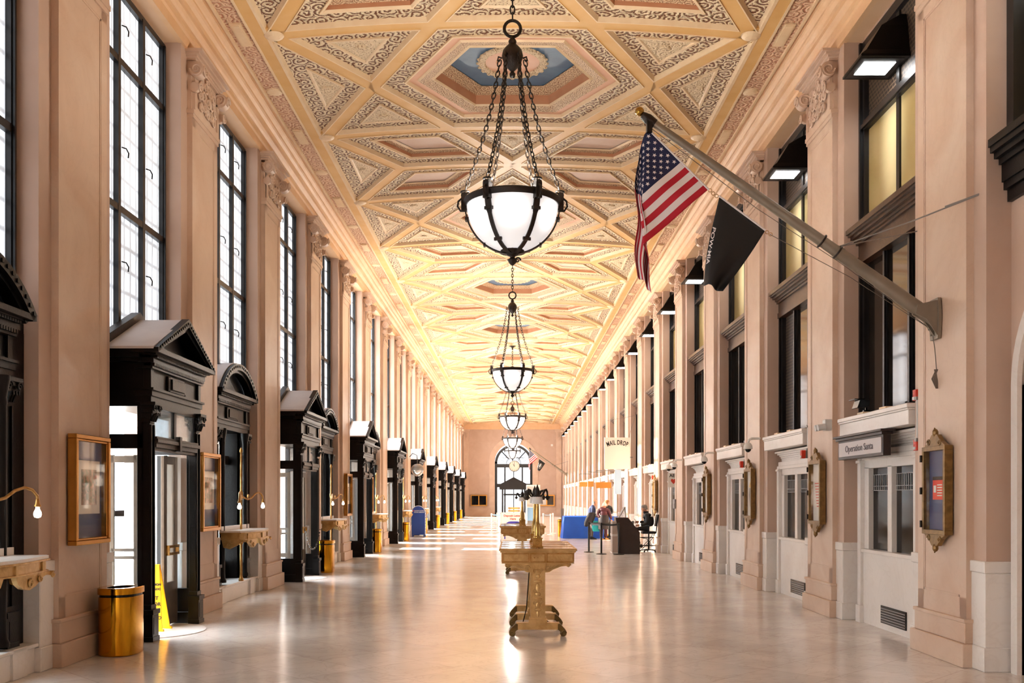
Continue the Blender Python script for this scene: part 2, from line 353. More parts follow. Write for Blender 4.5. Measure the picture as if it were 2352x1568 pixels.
def text_mesh(s, size, bold=0.0, sx=1.0, extrude=.002, align='CENTER', arc=None, shear=0, space=1.0):
    cu = bpy.data.curves.new('lettering', 'FONT'); cu.body = s; cu.size = size; cu.align_x = align; cu.align_y = 'CENTER'; cu.extrude = extrude; cu.offset = bold; cu.shear = shear; cu.resolution_u = 3; cu.space_character = space
    o = bpy.data.objects.new('lettering', cu); COL.objects.link(o); bpy.context.view_layer.update()
    me = bpy.data.meshes.new_from_object(o.evaluated_get(bpy.context.evaluated_depsgraph_get()))
    bpy.data.objects.remove(o); bpy.data.curves.remove(cu)
    for v in me.vertices:
        v.co.x *= sx
        if arc:
            x, y = v.co.x, v.co.y; a = x / arc; v.co.x = (arc + y) * math.sin(a); v.co.y = (arc + y) * math.cos(a) - arc
    return me
def lettering(s, size, mat, parent, loc, rot, **k):
    me = text_mesh(s, size, **k); me.materials.append(M[mat]); o = link('lettering', me, parent, loc); o.rotation_euler = rot; return o
ORD = ['first', 'second', 'third', 'fourth', 'fifth', 'sixth', 'seventh', 'eighth', 'ninth', 'tenth', 'eleventh', 'twelfth', 'thirteenth', 'fourteenth', 'fifteenth', 'sixteenth', 'seventeenth', 'eighteenth', 'nineteenth', 'twentieth', 'twenty-first', 'twenty-second']

# ------------------------------------------------------------------ the hall's measures
W = 4.83; B = 4.261
def c(k): return 10.80 + B * k            # centre of pilaster k
def bc(k): return c(k) - B / 2            # centre of bay k
K0, K1 = -1, 19
YE = 94.6                                 # end wall
Y0 = -3.0
PH = .605                                 # half width of a pilaster
PR = .875                                 # half width of the pier behind
ZS = 8.54                                 # soffit
HN = 7.26 + E

# floor
fl = MB(); fl.box(-5.9, 5.9, Y0, YE + 3, -.2, 0)
tag(fl.build('floor', 'floor'), kind='structure')

# piers, wainscot, pilasters
for s, side in ((-1, 'left'), (1, 'right')):
    mb = MB(s); ba = MB(s)
    for k in range(-3, K1 + 1):
        y = c(k)
        mb.box(4.91, 5.75, y - PR, y + PR, 0, ZS)
        ba.box(4.885, 5.75, y - PR - .02, y + PR + .02, 0, 1.02)
        ba.box(4.87, 5.75, y - PR - .035, y + PR + .035, 1.02, 1.14)
        ba.box(4.86, 5.75, y - PR - .045, y + PR + .045, 0, .25)
    mb.box(4.91, 5.75, c(K1) + PR, YE, 0, ZS)
    if s == 1:
        mb.box(5.52, 5.75, Y0, c(K1) + PR, 0, ZS)      # solid wall behind the right-hand bays
    mb.box(5.16, 5.75, Y0, YE, 8.50, ZS - .004)
    tag(mb.build('wall_' + side, 'paint'), kind='structure')
    tag(ba.build('baseboard_' + side, 'white_marble', bevel=.008), kind='structure')
    so = MB(s); so.box(4.9, 5.75, Y0, YE, ZS, ZS + 2.0)
    tag(so.build('trim_soffit_' + side, 'soffit'), kind='structure')
    co = MB(s)
    prof = [(4.95, 8.534), (4.87, 8.534), (4.86, 8.68), (4.83, 8.70), (4.82, 8.76), (4.79, 8.77), (4.76, 8.80), (4.73, 8.84), (4.69, 8.85), (4.67, 8.90), (4.63, 8.94), (4.60, 8.955), (4.595, 8.985), (4.575, 9.0), (4.55, 9.03), (4.52, 9.045), (4.52, 9.07), (4.47, 9.08), (4.47, 9.25), (4.95, 9.25)]
    co.prism(prof, Y0, YE, 'y')
    tag(co.build('trim_cornice_' + side, 'cornice'), kind='structure')
# pilaster prototype
def pilaster_parts(s):
    sh = MB(s)   # shaft with a sunk panel
    d = 4.83
    z0, z1, zn = .51, 7.62, 7.30
    sh.box(d + .012, 4.95, -PH, PH, z0, ZS)
    for y0, y1 in ((-PH, -PH + .15), (PH - .15, PH)): sh.box(d, d + .02, y0, y1, z0, z1)
    sh.box(d, d + .02, -PH, PH, z0, z0 + .22); sh.box(d, d + .02, -PH, PH, zn + .12, z1)
    for y0, y1 in ((-PH + .15, -PH + .175), (PH - .175, PH - .15)): sh.box(d + .004, d + .02, y0, y1, z0 + .22, zn + .12)
    sh.box(d + .004, d + .02, -PH + .15, PH - .15, z0 + .22, z0 + .245); sh.box(d + .004, d + .02, -PH + .15, PH - .15, zn + .095, zn + .12)
    bs = MB(s)
    bs.box(d - .03, 4.95, -PH - .03, PH + .03, .25, .49); bs.box(d - .045, 4.95, -PH - .045, PH + .045, .47, .51)
    bs.box(d - .07, 4.96, -PH - .07, PH + .07, 0, .25)
    cp = MB(s)
    cp.box(d - .035, 4.95, -PH - .03, PH + .03, 7.60, 7.66); cp.box(d - .02, 4.95, -PH - .015, PH + .015, 7.54, 7.60)
    cp.box(d - .012, 4.95, -PH + .02, PH - .02, 7.66, 8.40)
    for y0 in (-PH + .02, PH - .10): cp.box(d - .035, d, y0, y0 + .08, 7.66, 8.18)
    cp.box(d - .035, d, -PH + .1, PH - .1, 7.66, 7.72)
    # abacus flaring forward
    for i in range(5):
        t = i / 4; a = .03 + .13 * t * t
        cp.box(d - a - .02, 4.95, -PH - .10 * t - .0, PH + .10 * t, 8.36 + .036 * i, 8.40 + .036 * i)
    for q in (-1, 1):
        # upper volutes, rolled drums with a spiral face
        for yy in (q * (PH - .02),):
            cp.add(*cyl((d - .075, yy - .08, 8.25), (d - .075, yy + .08, 8.25), .115, 14))
            cp.spiral((d - .075, yy - .085, 8.25), .10, 'y', 1.7, .016, q)
            cp.spiral((d - .075, yy + .085, 8.25), .10, 'y', 1.7, .016, q)
            cp.spiral((d - .19, yy, 8.25), .09, 'x', 1.7, .02, q)
        # lower curls at the edge
        cp.add(*cyl((d - .04, q * (PH - .0) - .035, 7.99), (d - .04, q * PH + .035, 7.99), .075, 12))
        cp.spiral((d - .12, q * (PH - .02), 7.99), .075, 'x', 1.6, .018, -q)
    # carved leaves between
    rr = random.Random(3)
    for (yy, zz, r_) in ((0, 7.80, .09), (-.16, 7.86, .08), (.16, 7.86, .08), (-.3, 7.80, .08), (.3, 7.80, .08), (0, 7.99, .1), (-.2, 8.03, .09), (.2, 8.03, .09), (-.36, 7.97, .07), (.36, 7.97, .07), (-.1, 8.19, .09), (.1, 8.19, .09), (-.3, 8.17, .08), (.3, 8.17, .08), (0, 8.31, .06)):
        cp.spiral((d - .04, yy, zz), r_, 'x', 1.5, .022, rr.choice((-1, 1)), 5, rr.random() * 6)
    return sh, bs, cp
def cyl(a, b, r, n=12):
    a, b = Vector(a), Vector(b); t = (b - a).normalized(); u = t.orthogonal().normalized(); w = t.cross(u)
    vs = [p + (u * math.cos(2 * PI * q / n) + w * math.sin(2 * PI * q / n)) * r for p in (a, b) for q in range(n)]
    fs = [tuple(range(n - 1, -1, -1)), tuple(range(n, 2 * n))] + [(q, (q + 1) % n, n + (q + 1) % n, n + q) for q in range(n)]
    return vs, fs
tn = 0
for s in (-1, 1):
    sh, bs, cp = pilaster_parts(s)
    org = (s * W, 0, 0)
    root = sh.build('trim_1', 'marble', None, org); tag(root, kind='structure'); root.location = (s * W, c(K0), 0)
    bs.build('plinth', 'marble', root, org, bevel=.006); cp.build('capital', 'marble', root, org, smooth=True)
    for k in range(K0, K1 + 1):
        tn += 1
        if k > K0:
            o = copy_tree(root); o.location = (s * W, c(k), 0); o.name = 'trim_%d' % tn
        else: root.name = 'trim_%d' % tn

# ------------------------------------------------------------------ ceiling
def area2(p): return sum(p[i][0] * p[(i + 1) % len(p)][1] - p[(i + 1) % len(p)][0] * p[i][1] for i in range(len(p)))
def inset(p, d):
    if area2(p) < 0: p = p[::-1]
    n = len(p); out = []
    for i in range(n):
        a, b_, c_ = Vector(p[i - 1]), Vector(p[i]), Vector(p[(i + 1) % n])
        e1 = (b_ - a).normalized(); e2 = (c_ - b_).normalized()
        n1 = Vector((-e1.y, e1.x)); n2 = Vector((-e2.y, e2.x))
        m = (n1 + n2); m = m / m.dot(n1); out.append(tuple(b_ + m * d))
    return out
def ring(mb, p0, z0, p1, z1):
    n = len(p0); vs = [(x, y, z0) for x, y in p0] + [(x, y, z1) for x, y in p1]
    mb.add(vs, [(i, (i + 1) % n, n + (i + 1) % n, n + i) for i in range(n)])
def fill(mb, p, z): mb.add([(x, y, z) for x, y in p], [tuple(range(len(p)))])
def dome(mb, x, y, z, r, h, n=16, sy=1):
    rings = [[(x + r * math.cos(a) * math.cos(q * 2 * PI / n), y + sy * r * math.cos(a) * math.sin(q * 2 * PI / n), z - h * math.sin(a)) for q in range(n)] for a in (0, .5, 1.0, 1.5)]
    mb.loft(rings)
ribs, borders, pan, inner, cof_wall, cof_top, salm, cream2, blue, carve = [MB() for _ in range(10)]
HW = .115
def panel(poly, kind):
    ps = [(x, y) for x, y in poly]
    if area2(ps) < 0: ps = ps[::-1]
    a = inset(ps, HW); b_ = inset(ps, HW + .02); c_ = inset(ps, HW + .05); 
    ring(borders, a, .0, a, -.015); ring(borders, a, -.015, b_, -.015); ring(borders, b_, -.015, c_, .06)
    if kind in ('tri', 'side'):
        fill(pan, c_, .06)
        t = inset(ps, .42 if kind == 'tri' else .44); t2 = inset(ps, .455 if kind == 'tri' else .475); t3 = inset(ps, .48 if kind == 'tri' else .5)
        ring(borders, t, .06, t, .03); ring(borders, t, .03, t2, .03); ring(borders, t2, .03, t3, .05); fill(carve, t3, .045)
        cx = sum(p[0] for p in t3) / 3; cy = sum(p[1] for p in t3) / 3
        dome(carve, cx, cy, .045, .10, .04)
    elif kind == 'par':
        q = inset(ps, .46); q1 = inset(ps, .49); q2 = inset(ps, .52); q3 = inset(ps, .60); q4 = inset(ps, .68)
        ring(pan, c_, .06, q, .06); ring(borders, q, .06, q, .03); ring(borders, q, .03, q1, .03); ring(borders, q1, .03, q2, .06)
        q3 = inset(ps, .61); q4 = inset(ps, .66)
        ring(cof_wall, q2, .06, q2, .13); ring(inner, q2, .13, q3, .15); ring(borders, q3, .15, q4, .17); fill(cof_top, q4, .18)
    else:
        q = inset(ps, .48); q1 = inset(ps, .51); q2 = inset(ps, .54); q3 = inset(ps, .68); q4 = inset(ps, .71); q5 = inset(ps, .90); q6 = inset(ps, .94)
        ring(pan, c_, .06, q, .06); ring(borders, q, .06, q, .03); ring(borders, q, .03, q1, .03); ring(borders, q1, .03, q2, .08)
        ring(salm, q2, .08, q3, .08); ring(borders, q3, .08, q4, .05); ring(inner, q4, .05, q5, .09); ring(borders, q5, .09, q6, .07)
        q7 = inset(ps, .96); ring(borders, q6, .07, q7, .10); ring(cof_wall, q7, .10, q7, .27)
        q8 = inset(ps, 1.0); q9 = inset(ps, 1.16); ring(inner, q7, .27, q8, .28); ring(inner, q8, .28, q9, .36); fill(blue, q9, .37)
        cx = 0; cy = sum(p[1] for p in ps) / 6
        n = 36
        def circ(r): return [(cx + r * math.cos(2 * PI * i / n), cy + r * math.sin(2 * PI * i / n)) for i in range(n)]
        ring(carve, circ(.62), .37, circ(.60), .33); ring(carve, circ(.60), .33, circ(.50), .33); ring(carve, circ(.50), .33, circ(.48), .36)
        fill(salm, circ(.49), .355); dome(salm, cx, cy, .355, .3, .05, 20)
        for i in range(24):
            a_ = 2 * PI * i / 24; dome(carve, cx + .61 * math.cos(a_), cy + .61 * math.sin(a_), .35, .045, .03, 8)
XN = 3.75; X2 = 2.5; X1 = 1.25
def rib(x0, y0, x1, y1, w=HW + .01):
    a, b_ = Vector((x0, y0)), Vector((x1, y1)); t = (b_ - a).normalized(); n = Vector((-t.y, t.x)) * w
    p = [a - n, b_ - n, b_ + n, a + n]
    ribs.prism([tuple(q) for q in p], 0.0, .08, 'z')
rows = list(range(-3, K1 + 0))
for r in rows:
    ya = c(r + 1); yb = c(r + 2); ym = (ya + yb) / 2
    if yb > YE: yb = YE
    rib(-XN - .1, ya, XN + .1, ya)
    for q in (-1, 1):
        side = [(q * X2, ym), (q * (XN + .215), ya - .366), (q * (XN + .215), yb + .366)]
        panel(side, 'side')
        rib(q * (XN + .1), ya - .17, q * X2, ym); rib(q * (XN + .1), yb + .17, q * X2, ym)
        dome(borders, q * XN, ya, .02, .17, .075)
        ribs.box(*sorted((q * (XN - .02), q * (XN + .14))), ya - .24, ya + .24, .001, .08)
        ribs.box(*sorted((q * (XN + .13), q * (XN + .32))), ya, yb, -.006, .08)
        borders.box(*sorted((q * (XN + .32), q * (XN + .36))), ya, yb, -.015, .02)
        borders.box(*sorted((q * 4.47, q * 4.43)), ya, yb, -.015, .03)
        borders.box(*sorted((q * (XN + .10), q * (XN + .13))), ya, yb, -.015, .02)
        salm.box(*sorted((q * 4.11, q * 4.43)), ya, yb, .03, .06)
        dome(borders, q * 4.27, ym, .03, .15, .05, 20)
        borders.box(*sorted((q * 4.18, q * 4.36)), ya - .36, ya + .36, .0, .03); borders.box(*sorted((q * 4.205, q * 4.335)), ya - .33, ya + .33, -.012, 0)
    if r % 2 == 0:
        panel([(-X2, ym), (-X1, ya), (X1, ya), (X2, ym), (X1, yb), (-X1, yb)], 'hex')
        for q in (-1, 1):
            panel([(q * XN, ya), (q * X1, ya), (q * X2, ym)], 'tri'); panel([(q * XN, yb), (q * X1, yb), (q * X2, ym)], 'tri')
            rib(q * X2, ym, q * X1, ya); rib(q * X2, ym, q * X1, yb)
    else:
        panel([(-X1, ya), (X1, ya), (0, ym)], 'tri'); panel([(-X1, yb), (X1, yb), (0, ym)], 'tri')
        rib(-X2, ym, X2, ym)
        for q in (-1, 1):
            panel([(q * XN, ya), (q * X1, ya), (0, ym), (q * X2, ym)], 'par'); panel([(q * XN, yb), (q * X1, yb), (0, ym), (q * X2, ym)], 'par')
            rib(0, ym, q * X1, ya); rib(0, ym, q * X1, yb)
frz = MB()
for q in (-1, 1): frz.box(*sorted((q * 4.11, q * 4.43)), c(-2), YE, .028, .06)
shell = MB(); shell.box(-5.74, 5.74, c(-2), YE + .3, .62, .8)
def camber(o):
    me = o.data; bm = bmesh.new(); bm.from_mesh(me)
    for x in (-3.75, -3.125, -2.5, -1.875, -1.25, -.625, 0, .625, 1.25, 1.875, 2.5, 3.125, 3.75):
        bmesh.ops.bisect_plane(bm, geom=bm.verts[:] + bm.edges[:] + bm.faces[:], plane_co=(x, 0, 0), plane_no=(1, 0, 0), dist=1e-4)
    for v in bm.verts: v.co.z += HN + (.19 * (1 - (v.co.x / XN) ** 2) if abs(v.co.x) < XN else 0)
    bm.to_mesh(me); bm.free()
ceil = ribs.build('ceiling', 'orange'); tag(ceil, kind='structure')
parts = [ceil]
for mb_, nm, mt in ((borders, 'moulding', 'cream'), (pan, 'scrollwork_panels', 'scroll'), (inner, 'carved_moulding', 'scroll_light'), (cof_wall, 'coffer_wall', 'brown'), (cof_top, 'coffer_panel', 'coffer'), (salm, 'salmon_band', 'salmon'), (blue, 'blue_panel', 'blue'), (carve, 'palmette', 'palmette'), (frz, 'frieze', 'scroll_pink'), (shell, 'ceiling_slab', 'coffer')):
    parts.append(mb_.build(nm, mt, ceil))
for o in parts: camber(o)

# near end behind the camera
nb = MB(); nb.box(-5.9, 5.9, Y0 - .3, Y0, 0, 10.6); tag(nb.build('wall_back', 'paint'), kind='structure')
nc = MB(); nc.box(-5.7, 5.7, Y0, c(-2) + .01, HN + .1, HN + 1.0); tag(nc.build('trim_ceiling_back', 'cornice'), kind='structure')

# ------------------------------------------------------------------ left windows
WY = (-1.255, -.42, .42, 1.255)
def left_window():
    s = -1; org = (-5.17, 0, 0)
    fr = MB(s)
    for y0, y1 in ((-1.255, -1.15), (1.15, 1.255)): fr.box(5.14, 5.26, y0, y1, 3.5, 8.5)
    fr.box(5.14, 5.26, -1.255, 1.255, 8.41, 8.5); fr.box(5.14, 5.26, -1.255, 1.255, 3.5, 3.62)
    for y in (-.415, .415): fr.box(5.13, 5.26, y - .04, y + .04, 3.6, 8.45)
    for z in (7.53, 5.59): fr.box(5.135, 5.26, -1.2, 1.2, z - .045, z + .045)
    fr.box(5.11, 5.16, -1.2, -1.17, 3.6, 8.45); fr.box(5.11, 5.16, 1.17, 1.2, 3.6, 8.45)
    pn = MB(s)
    for y0, y1 in ((-1.15, -.455), (-.375, .375), (.455, 1.15)):
        for z0, z1 in ((3.62, 5.545), (5.635, 7.485), (7.575, 8.41)): pn.box(5.20, 5.205, y0, y1, z0, z1)
    hd = MB(s)
    for y in (-.36, .47):
        for z in (8.0, 6.4, 4.9): hd.tube([(5.13, y, z), (5.08, y + .03, z - .01), (5.06, y + .06, z - .06), (5.07, y + .07, z - .12)], .009, 6)
    root = thing('window_1', None, None, kind='structure')
    fr.build('window_frame', 'frame_black', root, org); p = pn.build('pane', 'frost', root, org); hd.build('handle', 'frame_black', root, org, True)
    return root
lw = left_window()
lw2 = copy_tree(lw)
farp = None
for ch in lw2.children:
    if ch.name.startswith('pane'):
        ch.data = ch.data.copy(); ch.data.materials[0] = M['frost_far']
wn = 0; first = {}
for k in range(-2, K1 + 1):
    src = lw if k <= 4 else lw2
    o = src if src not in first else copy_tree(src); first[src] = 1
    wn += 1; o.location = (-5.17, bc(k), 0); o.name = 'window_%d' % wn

# ------------------------------------------------------------------ left entrances
def side_leaf(mb, d0, d1, y0, y1, z0, z1, wd):    # rectangular frame in a plane of constant d
    mb.box(d0, d1, y0, y0 + wd, z0, z1); mb.box(d0, d1, y1 - wd, y1, z0, z1); mb.box(d0, d1, y0 + wd, y1 - wd, z0, z0 + wd); mb.box(d0, d1, y0 + wd, y1 - wd, z1 - wd, z1)
def entablature(df, s):
    """front entablature whose frieze plane stands at df; returns meshes"""
    en = MB(s)
    en.box(df, df + .2, -.95, .95, 3.0, 3.08); en.box(df - .02, df + .2, -.97, .97, 3.08, 3.15); en.box(df - .045, df + .2, -.99, .99, 3.15, 3.18)
    en.box(df + .03, df + .2, -.93, .93, 3.18, 3.42)
    for q in (-1, 1): en.box(df, df + .05, *sorted((q * .95, q * .86)), 3.18, 3.42)
    en.box(df - .03, df + .2, -.98, .98, 3.42, 3.45); en.box(df - .05, df + .2, -1.0, 1.0, 3.49, 3.55); en.box(df - .1, df + .2, -1.06, 1.06, 3.58, 3.60)
    en.box(df - .16, df + .2, -1.12, 1.12, 3.60, 3.66)
    n = 40
    for i in range(n):
        y = -.97 + 1.94 * (i + .5) / n
        en.box(df - .05, df, y - .016, y + .016, 3.45, 3.49)
        en.box(df - .085, df, y - .018, y + .018, 3.55, 3.58)
        en.box(df - .035, df, y - .012, y + .012, 3.155, 3.175)
    tb = MB(s)
    tb.box(df - .0, df + .05, -.28, .28, 3.20, 3.40); tb.box(df - .02, df + .02, -.24, .24, 3.23, 3.37)
    for q in (-1, 1): tb.prism([(q * .28, 3.22), (q * .33, 3.20), (q * .33, 3.40), (q * .28, 3.38)], df + .0, df + .04, 'x')
    return en, tb
def columns(df, dd, s, u0, u1):
    res = []
    for q in (-1, 1):
        a, b_ = sorted((q * u0, q * u1)); m = MB(s)
        m.box(df + .02, df + dd, a + .01, b_ - .01, .40, 2.74)
        m.box(df - .03, df + dd, a - .03, b_ + .03, 0, .34); m.box(df - .045, df + dd, a - .045, b_ + .045, .34, .40); m.box(df - .005, df + dd, a - .01, b_ + .01, .40, .46)
        m.box(df - .04, df + dd, a - .04, b_ + .04, 0, .06)
        m.box(df - .035, df - .02, a + .01, b_ - .01, .09, .30)
        cpz = 2.74
        for i in range(4): m.box(df + .01 - .018 * i, df + dd, a - .008 * i, b_ + .008 * i, cpz + .06 * i, cpz + .06 * (i + 1))
        m.box(df - .07, df + dd, a - .05, b_ + .05, 2.96, 3.0)
        yc_ = (a + b_) / 2
        for yy in (a - .02, b_ + .02): m.spiral((df - .05, yy, 2.92), .05, 'x', 1.4, .016, 1)
        for yy in (a + .02, yc_, b_ - .02):
            m.tube([(df + .0, yy, 2.76), (df - .03, yy, 2.84), (df - .07, yy, 2.86), (df - .06, yy, 2.83)], .018, 5)
        # raised fillets on the shaft
        m.box(df + .0, df + .02, a + .01, a + .03, .46, 2.72); m.box(df + .0, df + .02, b_ - .03, b_ - .01, .46, 2.72)
        res.append(m)
    return res
def door_leaf(s, d, y0, y1, z1=2.38):
    m = MB(s); side_leaf(m, d, d + .045, y0, y1, .03, z1, .11); m.box(d, d + .045, y0 + .1, y1 - .1, .1, .62)
    return m
def vestibule():
    s = -1; org = (-4.9, 0, 0); df = 4.52
    root = thing('entrance_vestibule', '', 'doorway')
    body = MB(s)
    for q in (-1, 1):
        a, b_ = sorted((q * .94, q * .88))
        body.box(4.62, 5.30, a, b_, 0, .50); body.box(4.62, 5.30, a, b_, 2.42, 2.60); body.box(4.62, 5.30, a, b_, 2.95, 3.62)
        body.box(4.62, 4.70, a, b_, .5, 2.95); body.box(5.20, 5.30, a, b_, .5, 2.95)
        body.box(4.62, 5.30, *sorted((q * 1.02, q * .9)), 3.50, 3.62)
        body.box(4.60, 5.30, *sorted((q * .97, q * .86)), 0, .16)
    body.box(4.60, 5.30, -.9, .9, 2.98, 3.04)
    body.box(5.14, 5.30, -1.25, 1.25, 3.04, 3.62)
    for q in (-1, 1): body.box(5.18, 5.30, *sorted((q * .94, q * 1.26)), 0, 3.62)
    body.prism([(-1.08, 3.55), (1.08, 3.55), (1.08, 3.67), (0, 4.165), (-1.08, 3.67)], 4.62, 5.14, 'x')
    body.build('housing', 'black', root, org, bevel=.005)
    for q in (-1, 1):
        g = MB(s); a, b_ = sorted((q * .92, q * .90))
        g.box(4.70, 5.20, a, b_, .5, 2.42); p = g.build('side_light', 'glass', root, org)
        g = MB(s); g.box(4.70, 5.20, a, b_, 2.60, 2.95); g.build('side_transom', 'glass', root, org)
    for m in columns(df, .12, s, .80, .95): m.build('pilaster', 'black', root, org, bevel=.003)
    li = MB(s); li.box(df + .02, df + .1, -.80, .80, 2.40, 2.44); li.box(df - .01, df + .1, -.80, .80, 2.44, 2.50); li.box(df - .04, df + .1, -.82, .82, 2.50, 2.55); li.box(df - .02, df + .1, -.8, .8, 2.55, 2.58)
    li.box(df - .05, df + .02, -.04, .04, 2.42, 2.62)
    li.build('lintel', 'bronze_dark', root, org, bevel=.004)
    tf = MB(s); tf.box(df + .03, df + .08, -.04, .04, 2.56, 3.0); tf.box(df + .03, df + .08, -.8, -.76, 2.56, 3.0); tf.box(df + .03, df + .08, .76, .8, 2.56, 3.0); tf.box(df + .0, df + .08, -.8, .8, 2.94, 3.0)
    tfo = tf.build('transom', 'black', root, org)
    g = MB(s); g.box(df + .05, df + .055, -.78, .78, 2.58, 2.95); g.build('pane', 'glass', tfo, (0, 0, 0))
    tfo.children[0].data.transform(Matrix.Translation((4.9, 0, 0)))
    en, tb = entablature(df, s)
    e_ = en.build('entablature', 'black', root, org); t_ = tb.build('tablet', 'bronze_dark', root, org, bevel=.004)
    # pediment
    pe = MB(s); dp = df - .16
    for q in (-1, 1):
        pe.prism([(q * 1.13, 3.66), (q * 1.13, 3.60), (0, 4.10), (0, 4.21)], dp, dp + .10, 'x')
        pe.prism([(q * 1.10, 3.66), (q * .95, 3.66), (0, 4.04), (0, 4.12)], dp + .04, dp + .20, 'x')
        for i in range(16):
            t = (i + .5) / 16; y = q * 1.08 * (1 - t); z = 3.665 + .49 * t
            pe.box(dp - .012, dp + .01, y - .018, y + .018, z - .02, z + .012)
    pe.prism([(-1.0, 3.66), (1.0, 3.66), (0, 4.08)], dp + .22, dp + .25, 'x')
    pe.build('pediment', 'black', root, org)
    rf = MB(s)
    for q in (-1, 1): rf.prism([(0, 4.17), (0, 4.20), (q * 1.14, 3.67), (q * 1.14, 3.64)], dp + .06, 5.17, 'x')
    rf.build('roof', 'white_roof', root, org)
    bk = MB(s)
    for q in (-1, 1): bk.prism([(0, 4.17), (0, 4.30), (q * 1.2, 3.76), (q * 1.2, 3.62)], 5.02, 5.14, 'x')
    bk.build('back_moulding', 'bronze_dark', root, org)
    # revolving leaves
    for (y0, y1, d) in ((.27, .80, 4.80),):
        m = door_leaf(s, d, y0, y1); lf = m.build('door_leaf', 'door_bronze', root, org, bevel=.004)
        g = MB(s); g.box(d + .02, d + .025, y0 + .1, y1 - .1, .6, z1 := 2.28); go = g.build('pane', 'door_glass', lf, org)
        pb = MB(s)
        for z in (1.12, 1.02): pb.box(d - .05, d - .03, y0 + .06, y1 - .06, z - .018, z + .018)
        for yy in (y0 + .08, y1 - .08): pb.box(d - .05, d + .01, yy - .012, yy + .012, 1.0, 1.14)
        pb.build('push_bar', 'brass', lf, org)
    wg = MB(s)   # wing standing across the opening
    for y in (-.42,):
        wg.box(4.88, 4.94, y - .02, y + .02, .03, 2.36); wg.box(5.2, 5.26, y - .02, y + .02, .03, 2.36)
        for z in (.03, .5, 1.0, 1.1, 2.26): wg.box(4.9, 5.24, y - .02, y + .02, z, z + (.09 if z in (.03, .5, 2.26) else .04))
    wg.build('door_wing', 'door_bronze', root, org)
    dr = MB(s)   # curved drum wall at the far side
    for q in (1,):
        arc = [(5.06 - .16 * math.cos(a), q * (.66 + .14 * math.sin(a))) for a in [i * .26 for i in range(7)]]
        arc2 = [(x + .03, y - q * .02) for x, y in arc]
        dr.prism(arc + arc2[::-1], .02, 2.4, 'z')
    dr.build('drum_wall', 'black', root, org, True)
    mat_ = MB(s); mat_.add(*cyl((4.95, 0, .001), (4.95, 0, .012), .78, 40)); mat_.build('threshold_disc', 'white_marble', root, org)
    return root
def arched():
    s = -1; org = (-4.9, 0, 0); df = 5.02
    root = thing('arched_doorway', '', 'doorway')
    pl = MB(s); pl.box(4.93, 5.5, -1.25, 1.25, 0, .26); pl.box(4.90, 5.5, -1.27, 1.27, .26, .30)
    for q in (-1, 1): pl.box(4.90, 5.1, *sorted((q * .74, q * 1.02)), 0, .305)
    pl.build('stone_step', 'white_marble', root, org, bevel=.006)
    body = MB(s)
    for q in (-1, 1): body.box(5.06, 5.46, *sorted((q * .78, q * 1.255)), .3, 3.5); body.box(5.14, 5.46, *sorted((q * .70, q * .8)), .3, 3.0)
    body.box(5.06, 5.46, -1.25, 1.25, 3.0, 3.6); body.box(5.30, 5.44, -.8, .8, 2.42, 2.58); body.box(5.38, 5.44, -.03, .03, .3, 3.0); body.box(5.36, 5.44, -.8, .8, .3, .62)
    body.build('housing', 'black', root, org, bevel=.005)
    g = MB(s); g.box(5.40, 5.405, -.72, .72, .6, 3.0); g.build('pane', 'glass', root, org)
    for m in columns(df, .12, s, .82, .97):
        m.v = [(x, y, z * (1 - .1) + .3 if z < .5 else z) for x, y, z in m.v]
        m.build('pilaster', 'black', root, org)
    for q in (-1, 1):
        cl = MB(s); cl.lathe([(.075, .34), (.075, .38), (.055, .42), (.05, .5), (.048, 2.7), (.055, 2.74), (.05, 2.78), (.08, 2.95), (.08, 3.0)], 14, (5.0, q * .70, 0)); cl.build('column', 'black', root, org, True)
    en, tb = entablature(df, s); en.build('entablature', 'black', root, org); tb.build('tablet', 'bronze_dark', root, org)
    pe = MB(s); dp = df - .16; rise = .53; R = (1.13 ** 2 + rise ** 2) / (2 * rise); cz = 3.66 + rise - R; a0 = math.asin(1.13 / R)
    def arcp(r, n=22): return [(r * math.sin(-a0 + 2 * a0 * i / n), cz + r * math.cos(-a0 + 2 * a0 * i / n)) for i in range(n + 1)]
    pe.prism(arcp(R) + arcp(R - .11)[::-1], dp, dp + .10, 'x'); pe.prism(arcp(R - .07) + arcp(R - .16)[::-1], dp + .05, dp + .18, 'x')
    for i in range(24):
        a = -a0 + 2 * a0 * (i + .5) / 24; y, z = (R - .05) * math.sin(a), cz + (R - .05) * math.cos(a)
        pe.box(dp - .012, dp + .01, y - .02, y + .02, z - .02, z + .02)
    pe.prism(arcp(R - .12) , dp + .2, dp + .23, 'x')
    pe.build('arched_pediment', 'black', root, org, True)
    rf = MB(s); rf.prism(arcp(R + .015) + arcp(R - .015)[::-1], dp + .06, 5.17, 'x'); rf.build('roof', 'white_roof', root, org, True)
    return root
vest = vestibule(); arch = arched(); fv = fa = True; nv = na = 0
for k in range(-1, K1 + 1):
    if k % 2:
        if k < 1: continue
        o = vest if fv else copy_tree(vest); fv = False
        o['label'] = 'black bronze entrance box with gabled white roof, %s from the front on the left' % ORD[nv]; nv += 1
        o['group'] = 'gabled entrance boxes on the left'
    else:
        o = arch if fa else copy_tree(arch); fa = False
        o['label'] = 'black doorway with rounded pediment, %s from the front in the left wall' % ORD[na]; na += 1
        o['group'] = 'round-topped doorways on the left'
    o.location = (-4.9, bc(k), 0)

